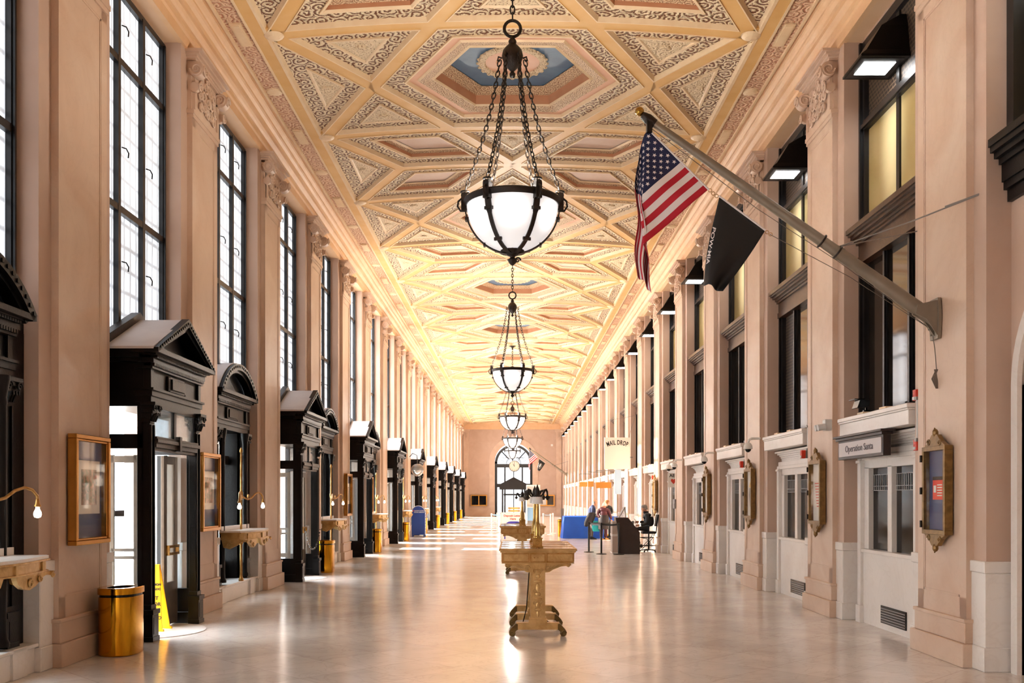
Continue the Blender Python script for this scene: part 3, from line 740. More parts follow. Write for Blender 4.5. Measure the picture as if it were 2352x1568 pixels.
# ------------------------------------------------------------------ wall desks with lamps on the left
def wall_desk():
    s = -1; org = (-4.9, 0, 0)
    root = thing('wall_desk', '', 'desk')
    front = []
    for i in range(25):
        u = -.86 + 1.72 * i / 24; d = 4.50 + .07 * (abs(u) / .86) ** 2 * (1.0) + (.05 if abs(u) > .84 else 0) - .02 * math.cos(u * 4)
        front.append((d, u))
    tp = MB(s); tp.prism(front + [(5.0, .86), (5.0, -.86)], 1.205, 1.235, 'z'); tp.build('desk_top', 'white_marble', root, org)
    ed = MB(s)
    def off(o_): return [(d - o_, u * (1 + o_ * .8)) for d, u in front]
    ed.prism(off(.012) + [(5.0, .87), (5.0, -.87)], 1.185, 1.205, 'z'); ed.prism(off(-.02) + [(4.98, .84), (4.98, -.84)], 1.09, 1.185, 'z'); ed.prism(off(.0) + [(4.98, .86), (4.98, -.86)], 1.08, 1.095, 'z')
    for i in (3, 12, 21): ed.box(front[i][0] + .0, front[i][0] + .03, front[i][1] - .02, front[i][1] + .02, 1.09, 1.185)
    ed.build('frame', 'desk_bronze', root, org, bevel=.003)
    for q in (-1, 1):
        br = MB(s)
        prof = [(.84, 1.08), (.80, 1.05), (.76, 1.04), (.70, 1.055), (.60, 1.03), (.48, .96), (.36, .93), (.24, .95), (.15, 1.0), (.1, 1.08)]
        br.prism([(q * a, b_) for a, b_ in prof], 4.55, 4.60, 'x')
        br.prism([(4.52, 1.08), (4.55, 1.04), (4.62, 1.05), (4.72, .98), (4.84, .92), (4.95, .95), (4.98, 1.08)], *sorted((q * .80, q * .76)), 'y')
        br.spiral((4.54, q * .36, .99), .045, 'x', 1.5, .013, q); br.spiral((4.54, q * .79, 1.05), .03, 'x', 1.3, .012, -q); br.spiral((4.54, q * .54, 1.03), .035, 'x', 1.5, .01, -q)
        br.spiral((4.84, q * .81, .99), .045, 'y', 1.5, .013, 1)
        br.build('scroll_bracket', 'desk_bronze', root, org, True)
    sp = MB(s); sp.box(4.96, 5.0, -.86, .86, 1.235, 1.31); sp.build('backsplash', 'white_marble', root, org)
    po = MB(s); po.lathe([(.045, .31), (.045, .34), (.03, .37), (.022, .42), (.02, .95), (.05, 1.02), (.05, 1.08)], 12, (4.87, 0, 0)); po.lathe([(.02, 1.2), (.02, 1.8), (.034, 1.82), (.034, 1.9), (.018, 1.93), (.016, 2.6), (.03, 2.64), (.01, 2.7)], 12, (4.87, 0, 0))
    po.build('post', 'brass', root, org, True)
    for q in (-1, 1):
        am = MB(s); pts = [(4.87, 0, 1.84), (4.84, .10, 1.80), (4.81, .22, 1.77), (4.78, .36, 1.80), (4.75, .48, 1.87), (4.72, .60, 1.90), (4.70, .70, 1.88), (4.68, .76, 1.82), (4.68, .77, 1.78)]
        am.tube([(d, q * u, z) for d, u, z in pts], [.016] * 8 + [.014], 8); am.spiral((4.80, q * .2, 1.82), .05, 'x', 1.2, .012, q)
        am.lathe([(.012, 1.80), (.02, 1.77), (.024, 1.74), (.034, 1.725), (.034, 1.715), (.02, 1.71)], 12, (4.68, q * .77, 0))
        a_ = am.build('lamp_arm', 'brass', root, org, True)
        bl = MB(s); bl.lathe([(.018, 1.715), (.02, 1.69), (.035, 1.66), (.038, 1.635), (.03, 1.61), (.004, 1.60)], 14, (4.68, q * .77, 0)); bl.build('bulb', 'bulb', a_, org, True)
    return root
wd = wall_desk(); fd = True; ndk = 0
for k in (0, 2, 4, 6, 8, 10, 12):
    o = wd if fd else copy_tree(wd); fd = False
    o.location = (-4.9, bc(k), 0)
    o['label'] = ('gilt bronze wall desk with two gooseneck lamps, %s on the left from the camera' % ORD[ndk]) if k else 'gilt bronze wall desk at the left edge of the picture with one lamp showing'
    o['group'] = 'bronze wall desks along the left wall'; ndk += 1

# brass bins
def bin_():
    root = thing('waste_bin', '', 'bin')
    def oval(a, b_, n=36):
        return [(a * math.copysign(abs(math.cos(t)) ** .75, math.cos(t)), b_ * math.copysign(abs(math.sin(t)) ** .75, math.sin(t))) for t in [2 * PI * i / n for i in range(n)]]
    m = MB(); rings = [[(x, y, z) for x, y in oval(.215 * q, .30 * q)] for q, z in ((.96, .0), (1, .012), (1, .67))]; m.loft(rings); m.build('bin_body', 'gold', root, smooth=True)
    m = MB(); m.loft([[(x, y, z) for x, y in oval(.205, .29)] for z in (.66, .70)]); m.build('collar', 'dark', root)
    m = MB(); o1, o2 = oval(.225, .31), oval(.13, .2)
    for z0, z1 in ((.70, .765),):
        ringq = [[(x, y, z0) for x, y in o1], [(x, y, z1) for x, y in o1], [(x * .97, y * .97, z1 + .008) for x, y in o1], [(x, y, z1 + .004) for x, y in o2], [(x, y, z0) for x, y in o2]]
        m.loft(ringq, False)
    m.build('lid_rim', 'gold', root, smooth=True)
    return root
bn = bin_(); fb = True; nbn = 0
for k in (0, 3, 5, 7, 9, 11, 13, 15, 17):
    o = bn if fb else copy_tree(bn); fb = False
    o.location = (-4.54, c(k) + (.32 if k == 0 else -.35), 0)
    o['label'] = ['large polished brass waste bin nearest the camera, beside the framed blue picture', 'polished brass waste bin right of the second gabled entrance box', 'polished brass waste bin right of the third gabled entrance box', 'polished brass waste bin just in front of the blue mailbox'][nbn] if nbn < 4 else 'polished brass waste bin, %s from the front in the row along the left wall' % ORD[nbn]
    o['group'] = 'brass waste bins along the left wall'; nbn += 1

# framed pictures on left pilasters
def picture_frame(depth=.09):
    s = -1; org = (-4.83, 0, 0); root = thing('picture_frame', '', 'picture')
    m = MB(s); z0, z1, y0, y1 = 1.28, 2.50, -.44, .44
    for a in ((y0, y0 + .05, z0 + .05, z1 - .05), (y1 - .05, y1, z0 + .05, z1 - .05), (y0, y1, z0, z0 + .05), (y0, y1, z1 - .05, z1)): m.box(4.72, 4.825, a[0], a[1], a[2], a[3])
    for a in ((y0 + .05, y0 + .075, z0 + .075, z1 - .075), (y1 - .075, y1 - .05, z0 + .075, z1 - .075), (y0 + .05, y1 - .05, z0 + .05, z0 + .075), (y0 + .05, y1 - .05, z1 - .075, z1 - .05)): m.box(4.735, 4.825, *a)
    m.build('frame', 'frame_gold', root, org, bevel=.006)
    m = MB(s); m.box(4.80, 4.81, y0 + .05, y1 - .05, z0 + .05, z1 - .05); m.build('backing_board', 'navy', root, org)
    m = MB(s); m.box(4.792, 4.80, -.26, .30, 1.62, 2.22); pr = m.build('print', 'paper', root, org)
    m = MB(s); m.box(4.789, 4.793, -.17, .21, 1.72, 2.12); m.build('illustration', 'illustration', pr, org)
    m = MB(s); m.box(4.745, 4.748, y0 + .06, y1 - .06, z0 + .06, z1 - .06); m.build('pane', 'case_glass', root, org)
    return root
pf = picture_frame(); ff = True
for k, lb in ((0, 'brass framed blue picture with a small print beside the near brass bin'), (1, 'brass framed picture with bright reflections, second along the left wall'), (4, 'narrow-looking brass framed picture on the fifth left pilaster'), (5, 'brass framed picture on the sixth left pilaster'), (7, 'brass framed picture on the pilaster beside the blue mailbox')):
    o = pf if ff else copy_tree(pf); ff = False
    o.location = (-4.83, c(k) + .02, 0); o['label'] = lb; o['group'] = 'brass picture frames on left pilasters'

# wet floor sign
ws = thing('wet_floor_sign', 'yellow wet floor sign leaning open inside the near entrance box', 'sign', (-4.84, 12.98, 0), 0)
m = MB()
for q in (-1, 1):
    m.loft([[(-.15, q * .15 - .008, .02), (.15, q * .15 - .008, .02), (.15, q * .15 + .008, .02), (-.15, q * .15 + .008, .02)], [(-.06, q * .01 - .008, .9), (.06, q * .01 - .008, .9), (.06, q * .01 + .008, .9), (-.06, q * .01 + .008, .9)]])
    m.box(-.17, .17, q * .155 - .02, q * .155 + .02, 0, .04)
m.build('sign_panel', 'yellow', ws)
for z, t_, sz in ((.63, 'CAUTION', .045), (.57, 'CUIDADO', .045), (.45, 'WET', .07), (.37, 'FLOOR', .07), (.26, 'PISO', .065), (.19, 'MOJADO', .065)):
    lettering(t_, sz, 'ink', ws, (0, -.14 * (1 - z / .9) - .022, z), (PI / 2 - .16, 0, 0), bold=.001)

# ------------------------------------------------------------------ right-hand bays
def right_bay(low_pane='dark_glass'):
    s = 1; org = (5.17, 0, 0); root = thing('window_1', None, None, kind='structure')
    fr = MB(s)
    for q in (-1, 1): fr.box(5.16, 5.42, *sorted((q * 1.255, q * 1.12)), 3.05, 8.5); fr.box(5.12, 5.3, *sorted((q * 1.24, q * 1.19)), 3.05, 8.5)
    fr.box(5.16, 5.42, -1.25, 1.25, 8.36, 8.5); fr.box(5.16, 5.42, -1.25, 1.25, 7.20, 7.34); fr.box(5.13, 5.42, -1.25, 1.25, 7.22, 7.28)
    fr.box(5.20, 5.42, -.05, .05, 5.8, 8.4)
    for q in (-.42, .42): fr.box(5.20, 5.42, q - .06, q + .06, 3.05, 5.4); fr.box(5.17, 5.42, q - .03, q + .03, 3.05, 5.4)
    fr.build('window_frame', 'frame_black', root, org)
    co = MB(s)
    for i, (a, z0, z1) in enumerate(((5.10, 5.24, 5.34), (5.12, 5.34, 5.52), (5.08, 5.52, 5.56), (5.05, 5.56, 5.60), (5.00, 5.60, 5.64), (4.96, 5.64, 5.67), (4.93, 5.67, 5.74), (4.95, 5.74, 5.76))):
        co.box(a, 5.42, -1.24, 1.24, z0, z1)
    co.build('window_cornice', 'cornice_brown', root, org)
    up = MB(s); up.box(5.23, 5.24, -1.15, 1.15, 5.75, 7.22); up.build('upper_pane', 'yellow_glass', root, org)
    ms = MB(s); ms.box(5.23, 5.24, -1.15, 1.15, 7.3, 8.4); ms.build('mesh_grille', 'wiremesh', root, org)
    lp = MB(s); lp.box(5.23, 5.24, -1.15, .36, 3.05, 5.25); lp.build('lower_pane', 'dark_glass', root, org)
    lp = MB(s); lp.box(5.23, 5.24, .44, 1.15, 3.05, 5.25); lp.build('lower_pane', low_pane, root, org)
    lg = MB(s); lg.box(4.84, 5.5, -1.22, 1.235, 2.70, 2.88); lg.box(4.825, 5.5, -1.235, 1.24, 2.88, 2.905); lg.box(4.81, 5.5, -1.25, 1.25, 2.905, 2.96)
    lg.build('stone_ledge', 'white_marble', root, org, bevel=.006)
    # lintel, surround and counter front
    sr = MB(s)
    for i in range(6):
        t = i / 5; sr.box(5.13 - .12 * t * t, 5.5, -1.06 - .05 * t * t, 1.06 + .05 * t * t, 2.48 + .032 * i, 2.515 + .032 * i)
    sr.box(5.07, 5.5, -1.08, 1.08, 2.40, 2.48); sr.box(5.05, 5.5, -1.10, 1.10, 2.34, 2.40)
    for q in (-1, 1): sr.box(5.03, 5.5, *sorted((q * 1.04, q * .92)), 0, 2.36); sr.box(5.01, 5.5, *sorted((q * 1.06, q * .90)), 0, .25); sr.box(5.01, 5.5, *sorted((q * 1.06, q * .90)), 2.30, 2.34)
    sr.box(5.07, 5.5, -.92, .92, 0, 1.02); sr.box(5.03, 5.5, -.90, .90, 1.02, 1.07); sr.box(5.09, 5.5, -.92, .92, 2.22, 2.36)
    for y0, y1 in ((-.92, -.76), (-.07, .07), (.76, .92)): sr.box(5.09, 5.5, y0, y1, 1.07, 2.24)
    sr.box(5.2, 5.5, -1.3, -1.03, 0, 2.36); sr.box(5.2, 5.5, 1.03, 1.3, 0, 2.36)
    sr.build('service_surround', 'white_marble', root, org, bevel=.004)
    dk = MB(s); dk.box(5.16, 5.2, -.78, -.05, 1.07, 2.24); dk.box(5.16, 5.2, .05, .78, 1.07, 2.24); dk.build('service_pane', 'dark', root, org)
    br = MB(s)
    for y0 in (-.72, .1):
        for i in range(9): br.add(*cyl((5.14, y0 + .07 * i, 1.9), (5.14, y0 + .07 * i, 2.12), .005, 6))
        for z in (1.9, 1.96, 2.12): br.box(5.135, 5.145, y0 - .04, y0 + .62, z, z + .008)
    br.build('teller_bars', 'grey', root, org)
    vt = MB(s); vt.box(5.055, 5.075, -.62, .22, .09, .33); v_ = vt.build('vent_grille', 'dark', root, org)
    vs = MB(s)
    for i in range(6): vs.box(5.048, 5.056, -.60, .20, .11 + .035 * i, .122 + .035 * i)
    vs.build('slat', 'grey', v_, org)
    bl = MB(s)
    for y0 in (-.5, .3): bl.box(4.84, 5.0, y0, y0 + .22, 2.96, 2.99)
    bl.build('ledge_blocks', 'cream', root, org)
    return root
rb = right_bay(); rb2 = copy_tree(rb)
for ch in rb2.children:
    if ch.name == 'lower_pane.003' or (ch.name.startswith('lower_pane') and ch.data.vertices[0].co.y > .4): ch.data = ch.data.copy(); ch.data.materials[0] = M['wiremesh']
fr_ = {}
for k in range(-1, K1 + 1):
    src = rb2 if k in (2,) else rb
    if k == 0: continue
    o = src if src not in fr_ else copy_tree(src); fr_[src] = 1
    wn += 1; o.location = (5.17, bc(k), 0); o.name = 'window_%d' % wn
# bay 0 on the right: upper window over an arched doorway
r0 = thing('window_%d' % (wn + 1), None, None, (5.17, bc(0), 0), kind='structure'); org = (5.17, 0, 0); wn += 1
m = MB()
for q in (-1, 1): m.box(5.12, 5.42, *sorted((q * 1.255, q * 1.12)), 5.5, 8.5)
m.box(5.16, 5.42, -1.25, 1.25, 8.36, 8.5); m.box(5.2, 5.42, -.05, .05, 5.5, 8.4); m.build('window_frame', 'frame_black', r0, org)
m = MB()
for a, z0, z1 in ((5.12, 4.86, 4.98), (5.08, 4.98, 5.06), (5.06, 5.06, 5.24), (5.03, 5.24, 5.30), (4.98, 5.30, 5.36), (4.94, 5.36, 5.42), (4.92, 5.42, 5.50)): m.box(a, 5.42, -1.24, 1.24, z0, z1)
m.build('window_cornice', 'black', r0, org)
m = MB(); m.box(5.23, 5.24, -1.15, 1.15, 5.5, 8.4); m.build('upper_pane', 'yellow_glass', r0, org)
m = MB()
def archring(r0_, r1_, zc, n=24): return [(r0_ * math.cos(PI * i / n), zc + r0_ * math.sin(PI * i / n)) for i in range(n + 1)] + [(r1_ * math.cos(PI * i / n), zc + r1_ * math.sin(PI * i / n)) for i in range(n, -1, -1)]
n = 24; zc = 2.95
outer = [(-1.27, 0), (-1.27, 4.9), (1.27, 4.9), (1.27, 0), (1.05, 0), (1.05, zc)] + [(1.05 * math.cos(PI * i / n), zc + 1.05 * math.sin(PI * i / n)) for i in range(n + 1)] + [(-1.05, 0)]
m.prism(outer, 5.17, 5.5, 'x'); m.build('arch_wall', 'paint', r0, org)
m = MB(); tr_ = [(1.17, 0), (1.17, zc)] + [(1.17 * math.cos(PI * i / n), zc + 1.17 * math.sin(PI * i / n)) for i in range(1, n)] + [(-1.17, zc), (-1.17, 0), (-1.05, 0), (-1.05, zc)] + [(-1.05 * math.cos(PI * i / n), zc + 1.05 * math.sin(PI * i / n)) for i in range(1, n)] + [(1.05, zc), (1.05, 0)]
m.prism(tr_, 5.12, 5.5, 'x'); m.build('arch_trim', 'white_marble', r0, org)
m = MB(); m.box(5.45, 5.51, -1.1, 1.1, 0, 4.1); m.build('door_recess', 'marble', r0, org)

# wedge lamps high on the right
def wedge():
    root = thing('wall_lamp', '', 'lamp'); org = (0, 0, 0)
    m = MB()
    def rr(x0, x1, y0, y1, z): return [(x0, y0, z), (x1, y0, z), (x1, y1, z), (x0, y1, z)]
    m.loft([rr(-.60, .10, -.36, .36, 0), rr(-.60, .10, -.36, .36, .03), rr(-.52, .10, -.33, .33, .10), rr(-.30, .10, -.27, .27, .45), rr(-.02, .10, -.22, .22, .62)])
    m.build('hood', 'black', root)
    m = MB(); m.box(-.50, -.08, -.19, .19, -.012, .0); m.build('light_panel', 'lamp', root)
    m = MB(); m.box(-.57, .0, -.30, .30, -.006, .001); m.build('rim', 'frame_black', root)
    m = MB(); m.box(.08, .22, -.12, .12, .1, .7); m.build('bracket', 'frame_black', root)
    return root
wl = wedge(); f1 = True
for k in range(0, K1 + 1):
    o = wl if f1 else copy_tree(wl); f1 = False
    o.location = (5.18, bc(k), 7.60); o['label'] = 'dark hooded wall lamp with a bright white panel, %s counted from the front' % ORD[k] if k else 'dark hooded wall lamp above the right-hand edge, nearest of the row'
    o['group'] = 'hooded lamps high on the right wall'

# ------------------------------------------------------------------ end wall
ew = MB(); CX = .12
n = 28; zc = 5.35; Ro = 2.42; Ri = 1.86
hole = [(CX - Ri, 0), (CX - Ri, zc)] + [(CX - Ri * math.cos(PI * i / n), zc + Ri * math.sin(PI * i / n)) for i in range(1, n)] + [(CX + Ri, zc), (CX + Ri, 0)]
ew.prism([(-5.8, 0)] + hole + [(5.8, 0), (5.8, 10.6), (-5.8, 10.6)], YE, YE + .35, 'y')
tag(ew.build('wall_end', 'paint'), kind='structure')
m = MB(); big = [(CX - Ro, 0), (CX - Ro, zc)] + [(CX - Ro * math.cos(PI * i / n), zc + Ro * math.sin(PI * i / n)) for i in range(1, n)] + [(CX + Ro, zc), (CX + Ro, 0)]
m.prism(big + hole[::-1], YE - .06, YE + .36, 'y'); tag(m.build('trim_arch', 'marble'), kind='structure')
m = MB(); m.box(-4.9, 4.9, YE - .25, YE, 8.54, 8.80); m.box(-4.9, 4.9, YE - .33, YE, 8.80, 8.95); m.box(-4.9, 4.9, YE - .45, YE, 8.95, 9.3); tag(m.build('trim_cornice_end', 'cornice'), kind='structure')
m = MB(); m.box(-4.9, CX - Ro, YE - .05, YE, 0, 1.0); m.box(CX + Ro, 4.9, YE - .05, YE, 0, 1.0); tag(m.build('baseboard_end', 'marble'), kind='structure')
for q in (-1, 1):
    m = MB(); m.box(*sorted((q * 4.85, q * 4.32)), YE - .12, YE, 0, 7.6); r_ = m.build('trim_corner_pilaster', 'marble'); tag(r_, kind='structure')
    m = MB(); m.box(*sorted((q * 4.87, q * 4.28)), YE - .15, YE, 7.6, 7.68); m.box(*sorted((q * 4.85, q * 4.30)), YE - .13, YE, 7.68, 8.3); m.box(*sorted((q * 4.88, q * 4.2)), YE - .28, YE, 8.3, 8.54)
    for zz in (7.85, 8.1): m.spiral((q * 4.58, YE - .15, zz), .13, 'y', 1.6, .03)
    m.build('capital', 'marble', r_)
dr = thing('door_1', None, None, kind='structure')
fr = MB(); yf = YE + .12; G = 1.62
fan = [(CX - G, zc - .15)] + [(CX - G * math.cos(PI * i / n), zc - .15 + G * math.sin(PI * i / n)) for i in range(n + 1)]
def arcring(a, b_, z_): return [(CX - a * math.cos(PI * i / n), z_ + a * math.sin(PI * i / n)) for i in range(n + 1)] + [(CX - b_ * math.cos(PI * i / n), z_ + b_ * math.sin(PI * i / n)) for i in range(n, -1, -1)]
fr.prism(arcring(Ri, G, zc - .15), yf, yf + .15, 'y')
for q in (-1, 1): fr.box(*sorted((CX + q * Ri, CX + q * G)), yf, yf + .15, 0, zc)
fr.box(CX - Ri, CX + Ri, yf - .05, yf + .15, 4.80, 5.15); fr.box(CX - Ri, CX + Ri, yf - .05, yf + .15, 2.85, 3.2)
fr.prism(arcring(.75, .70, zc - .2), yf, yf + .1, 'y'); fr.prism(arcring(.66, .62, zc - .2), yf, yf + .1, 'y')
for i in range(1, 12):
    a = PI * i / 12; w_ = .05 if i % 3 == 0 else .018; p0 = Vector((CX - .72 * math.cos(a), 0, zc - .2 + .72 * math.sin(a))); p1 = Vector((CX - G * math.cos(a), 0, zc - .15 + G * math.sin(a)))
    if i % 3: p0 = p0.lerp(p1, .25); p1 = p0.lerp(p1, .6)
    fr.tube([(p0.x, yf + .05, p0.z), (p1.x, yf + .05, p1.z)], w_, 4)
for x in (-.86, .86): fr.box(CX + x - .07, CX + x + .07, yf, yf + .15, 0, 4.85)
for x in (-.02,): fr.box(CX + x - .02, CX + x + .06, yf, yf + .1, 0, 4.85)
for x in (-1.1, 1.1): fr.box(CX + x - .08, CX + x + .08, yf - .1, yf + .15, 0, 2.9)
fr.prism([(CX - 1.35, 3.15), (CX + 1.35, 3.15), (CX, 3.85)], yf - .3, yf, 'y'); fr.box(CX - 1.4, CX + 1.4, yf - .3, yf, 2.62, 2.9); fr.box(CX - 1.2, CX + 1.2, yf - .3, yf, 2.9, 3.15)
fr.box(CX - 1.0, CX + 1.0, yf - .25, yf + .1, 2.05, 2.2)
fr.build('door_frame', 'frame_black', dr)
gl = MB(); gl.prism(hole, yf + .06, yf + .07, 'y'); gl.build('pane', 'far_glass', dr)
# show cases on the end wall
for x0, x1, lb, cont in ((-4.12, -2.50, 'gold framed twin show case with dark panes, left of the far archway', 'dark'), (2.62, 4.15, 'gold framed twin show case with paper, right of the far archway', 'paper')):
    t = thing('show_case', lb, 'cabinet', ((x0 + x1) / 2, YE - .06, 0)); hw = (x1 - x0) / 2
    m = MB(); m.box(-hw, hw, -.15, 0, 1.00, 1.10); m.box(-hw, hw, -.15, 0, 2.0, 2.10); m.box(-hw, -hw + .1, -.15, 0, 1.1, 2.0); m.box(hw - .1, hw, -.15, 0, 1.1, 2.0); m.box(-.05, .05, -.15, 0, 1.1, 2.0); m.build('frame', 'frame_gold', t)
    m = MB(); m.box(-hw + .1, -.05, -.05, -.02, 1.1, 2.0); m.build('panel', cont, t); m = MB(); m.box(.05, hw - .1, -.05, -.02, 1.1, 2.0); m.build('panel', 'dark', t)
    m = MB(); m.box(-hw + .1, hw - .1, -.12, -.115, 1.1, 2.0); m.build('pane', 'case_glass', t)
t = thing('wall_sensor', 'small white square box high on the far wall', 'box', (3.90, YE, 7.0)); m = MB(); m.box(-.1, .1, -.06, 0, -.1, .1); m.box(-.07, .07, -.075, -.06, -.07, .07); m.build('housing', 'white', t)
# unseen building across the street, added to keep sun off the near doors
m = MB(); m.box(-34, -26, -40, 36, 0, 24)
for yy in range(-38, 34, 4):
    for zz in range(1, 22, 4): m.box(-26, -25.8, yy, yy + 2.4, zz, zz + .3); m.box(-26, -25.8, yy, yy + .3, zz, zz + 2.6)
m.build('sun_blocking_building', 'street'); tag(bpy.data.objects['sun_blocking_building'], 'unseen pale stone building across the street, added to shade the near left doors', 'building')
m = MB(); m.box(-60, -5.95, -60, 160, -.3, -.1); m.box(-60, 60, YE + 3, 220, -.3, -.1); tag(m.build('street_pavement', 'street'), 'pale street paving outside the doors', 'pavement', kind='structure')

# ------------------------------------------------------------------ chandeliers
M['bowl'] = None
def bowlmat():
    m, nt, b = new_mat('frosted_bowl'); L = nt.links
    tc = nd(nt, 'ShaderNodeTexCoord'); hot = None
    for i in range(6):
        a = PI / 6 + i * PI / 3; dv = nd(nt, 'ShaderNodeVectorMath', operation='DISTANCE'); L.new(tc.outputs['Object'], dv.inputs[0]); dv.inputs[1].default_value = (.52 * math.cos(a), .52 * math.sin(a), -.22)
        mr = nd(nt, 'ShaderNodeMapRange', interpolation_type='SMOOTHSTEP'); L.new(dv.outputs['Value'], mr.inputs['Value']); mr.inputs['From Min'].default_value = .30; mr.inputs['From Max'].default_value = .02; mr.inputs['To Max'].default_value = .7
        if hot is None: hot = mr.outputs[0]
        else:
            mm = nd(nt, 'ShaderNodeMath', operation='MAXIMUM'); L.new(hot, mm.inputs[0]); L.new(mr.outputs[0], mm.inputs[1]); hot = mm.outputs[0]
    ad = nd(nt, 'ShaderNodeMath', operation='ADD'); L.new(hot, ad.inputs[0]); ad.inputs[1].default_value = .35
    b.inputs['Base Color'].default_value = (.8, .8, .8, 1); b.inputs['Roughness'].default_value = .25
    b.inputs['Emission Color'].default_value = (1, .97, .97, 1); L.new(ad.outputs[0], b.inputs['Emission Strength'])
    return m
M['bowl'] = bowlmat()
def chandelier():
    root = thing('chandelier', '', 'chandelier')       # origin at the centre of the rim
    R = .62
    hub = 1.93; top = 3.475
    m = MB(); N = 14
    m.lathe([(R * math.cos(i * (PI / 2 - .1) / N), -.66 * math.sin(i * (PI / 2 - .1) / N)) for i in range(N + 1)], 48)
    for i in range(0): pass
    bw = m.build('bowl', 'bowl', root, smooth=True)
    m = MB(); m.lathe([(R - .02, -.035), (R + .015, -.045), (R + .03, -.02), (R + .045, .02), (R + .03, .04), (R - .02, .045), (R - .02, -.035)], 48)
    m.build('rim', 'bronze_dark', root, smooth=True)
    rbm = MB(); n_ = 14; wv = .035
    rings = []
    for i in range(n_ + 1):
        a = i * (PI / 2 - .1) / n_; r = (R + .012) * math.cos(a); z = -.672 * math.sin(a); w_ = wv * (1.25 if i < 4 else .8) ; o_ = .018
        nx, nz = math.cos(a), -math.sin(a)
        rings.append([(r, -w_, z), (r + o_ * nx, -w_, z + o_ * nz), (r + o_ * nx, w_, z + o_ * nz), (r, w_, z)])
    rbm.loft(rings)
    for i in (3, 9): 
        a = i * (PI / 2 - .1) / n_; rbm.box((R + .0) * math.cos(a), (R + .05) * math.cos(a), -.055, .055, -.69 * math.sin(a) - .02, -.69 * math.sin(a) + .02)
    rbm.box(R - .02, R + .07, -.045, .045, -.10, .10); rbm.add(*cyl((R + .03, -.04, .10), (R + .03, .04, .10), .045, 10))
    cur = MB(); cur.tube([(R + .05, 0, .08), (R + .11, 0, .03), (R + .12, 0, -.04), (R + .08, 0, -.10), (R + .02, 0, -.10)], .014, 6); 
    ringm = MB(); ringm.tube([(R + .02 + .055 * math.cos(t), .055 * math.sin(t), .155) for t in [2 * PI * i / 16 for i in range(16)]], .012, 6, True)
    # chain from bracket to hub
    p0 = Vector((R + .02, 0, .17)); p1 = Vector((.17, 0, hub)); cl = (p1 - p0).length; nl = int(cl / .075)
    ch = MB(); t = (p1 - p0).normalized(); sag = lambda q: Vector((-.06 * math.sin(PI * q), 0, 0))
    for i in range(nl):
        q = (i + .5) / nl; cc = p0.lerp(p1, q) + sag(q); a = t.cross(Vector((0, 1, 0))).normalized() if i % 2 else Vector((0, 1, 0))
        L_ = cl / nl * .66
        ch.tube([cc + t * L_ * math.cos(w_) + a * .024 * math.sin(w_) for w_ in [2 * PI * j / 10 for j in range(10)]], .0085, 5, True)
    proto = [(rbm, 'rib', 'bronze_dark', True), (cur, 'scroll', 'bronze_dark', True), (ringm, 'ring', 'bronze_dark', True), (ch, 'chain', 'bronze_dark', True)]
    for mb_, nm, mt, sm in proto:
        o = mb_.build(nm, mt, root, smooth=sm)
        for j in range(6):
            if j: o = link(nm, o.data, root)
            o.rotation_euler = (0, 0, PI / 3 * j)
    m = MB(); m.lathe([(.005, -.84), (.03, -.82), (.055, -.79), (.06, -.76), (.03, -.73), (.04, -.71), (.075, -.70), (.09, -.67), (.14, -.655), (.17, -.63), (.15, -.60), (.05, -.58)], 20); m.spiral((.07, 0, -.765), .04, 'y', 1.3, .014)
    m.build('finial', 'bronze_dark', root, smooth=True)
    m = MB(); m.lathe([(.01, hub - .24), (.035, hub - .22), (.04, hub - .18), (.02, hub - .15), (.06, hub - .11), (.12, hub - .03), (.145, hub + .06), (.13, hub + .13), (.09, hub + .18), (.05, hub + .22), (.055, hub + .26), (.03, hub + .30), (.02, hub + .33)], 20)
    for j in range(6):
        a = PI / 3 * j; m.tube([(.14 * math.cos(a), .14 * math.sin(a), hub + .03), (.19 * math.cos(a), .19 * math.sin(a), hub + .05), (.20 * math.cos(a), .20 * math.sin(a), hub + .0), (.17 * math.cos(a), .17 * math.sin(a), hub - .01)], .012, 6)
    m.build('hub', 'bronze_dark', root, smooth=True)
    m = MB(); m.tube([(.11 * math.cos(t), 0, hub + .43 + .11 * math.sin(t)) for t in [2 * PI * i / 20 for i in range(20)]], .022, 8, True); m.build('top_ring', 'bronze_dark', root, smooth=True)
    m = MB(); z = hub + .54; i = 0
    while z < top - .12:
        a = Vector((1, 0, 0)) if i % 2 else Vector((0, 1, 0)); cc = Vector((0, 0, z + .05))
        m.tube([cc + Vector((0, 0, 1)) * .062 * math.cos(w_) + a * .03 * math.sin(w_) for w_ in [2 * PI * j / 10 for j in range(10)]], .011, 5, True); z += .092; i += 1
    m.build('hanging_chain', 'bronze_dark', root, smooth=True)
    m = MB(); m.lathe([(.02, top - .16), (.04, top - .1), (.05, top - .08), (.10, top - .04), (.16, top - .02), (.17, top)], 20); m.build('ceiling_cup', 'bronze_dark', root, smooth=True)
    for j in range(6):
        m = MB(); a = PI / 6 + PI / 3 * j; m.ball((.36 * math.cos(a), .36 * math.sin(a), -.12), .05, 10); m.build('bulb', 'bulb', root, smooth=True)
    return root
chd = chandelier(); f1 = True
CHL = ['large hanging bowl chandelier nearest the camera, on six chains', 'second bowl chandelier, hanging lower in view behind the nearest one', 'third bowl chandelier counted from the camera', 'fourth bowl chandelier, in front of the far archway top', 'fifth and farthest bowl chandelier, just above the clock']
UP_E = 640.0
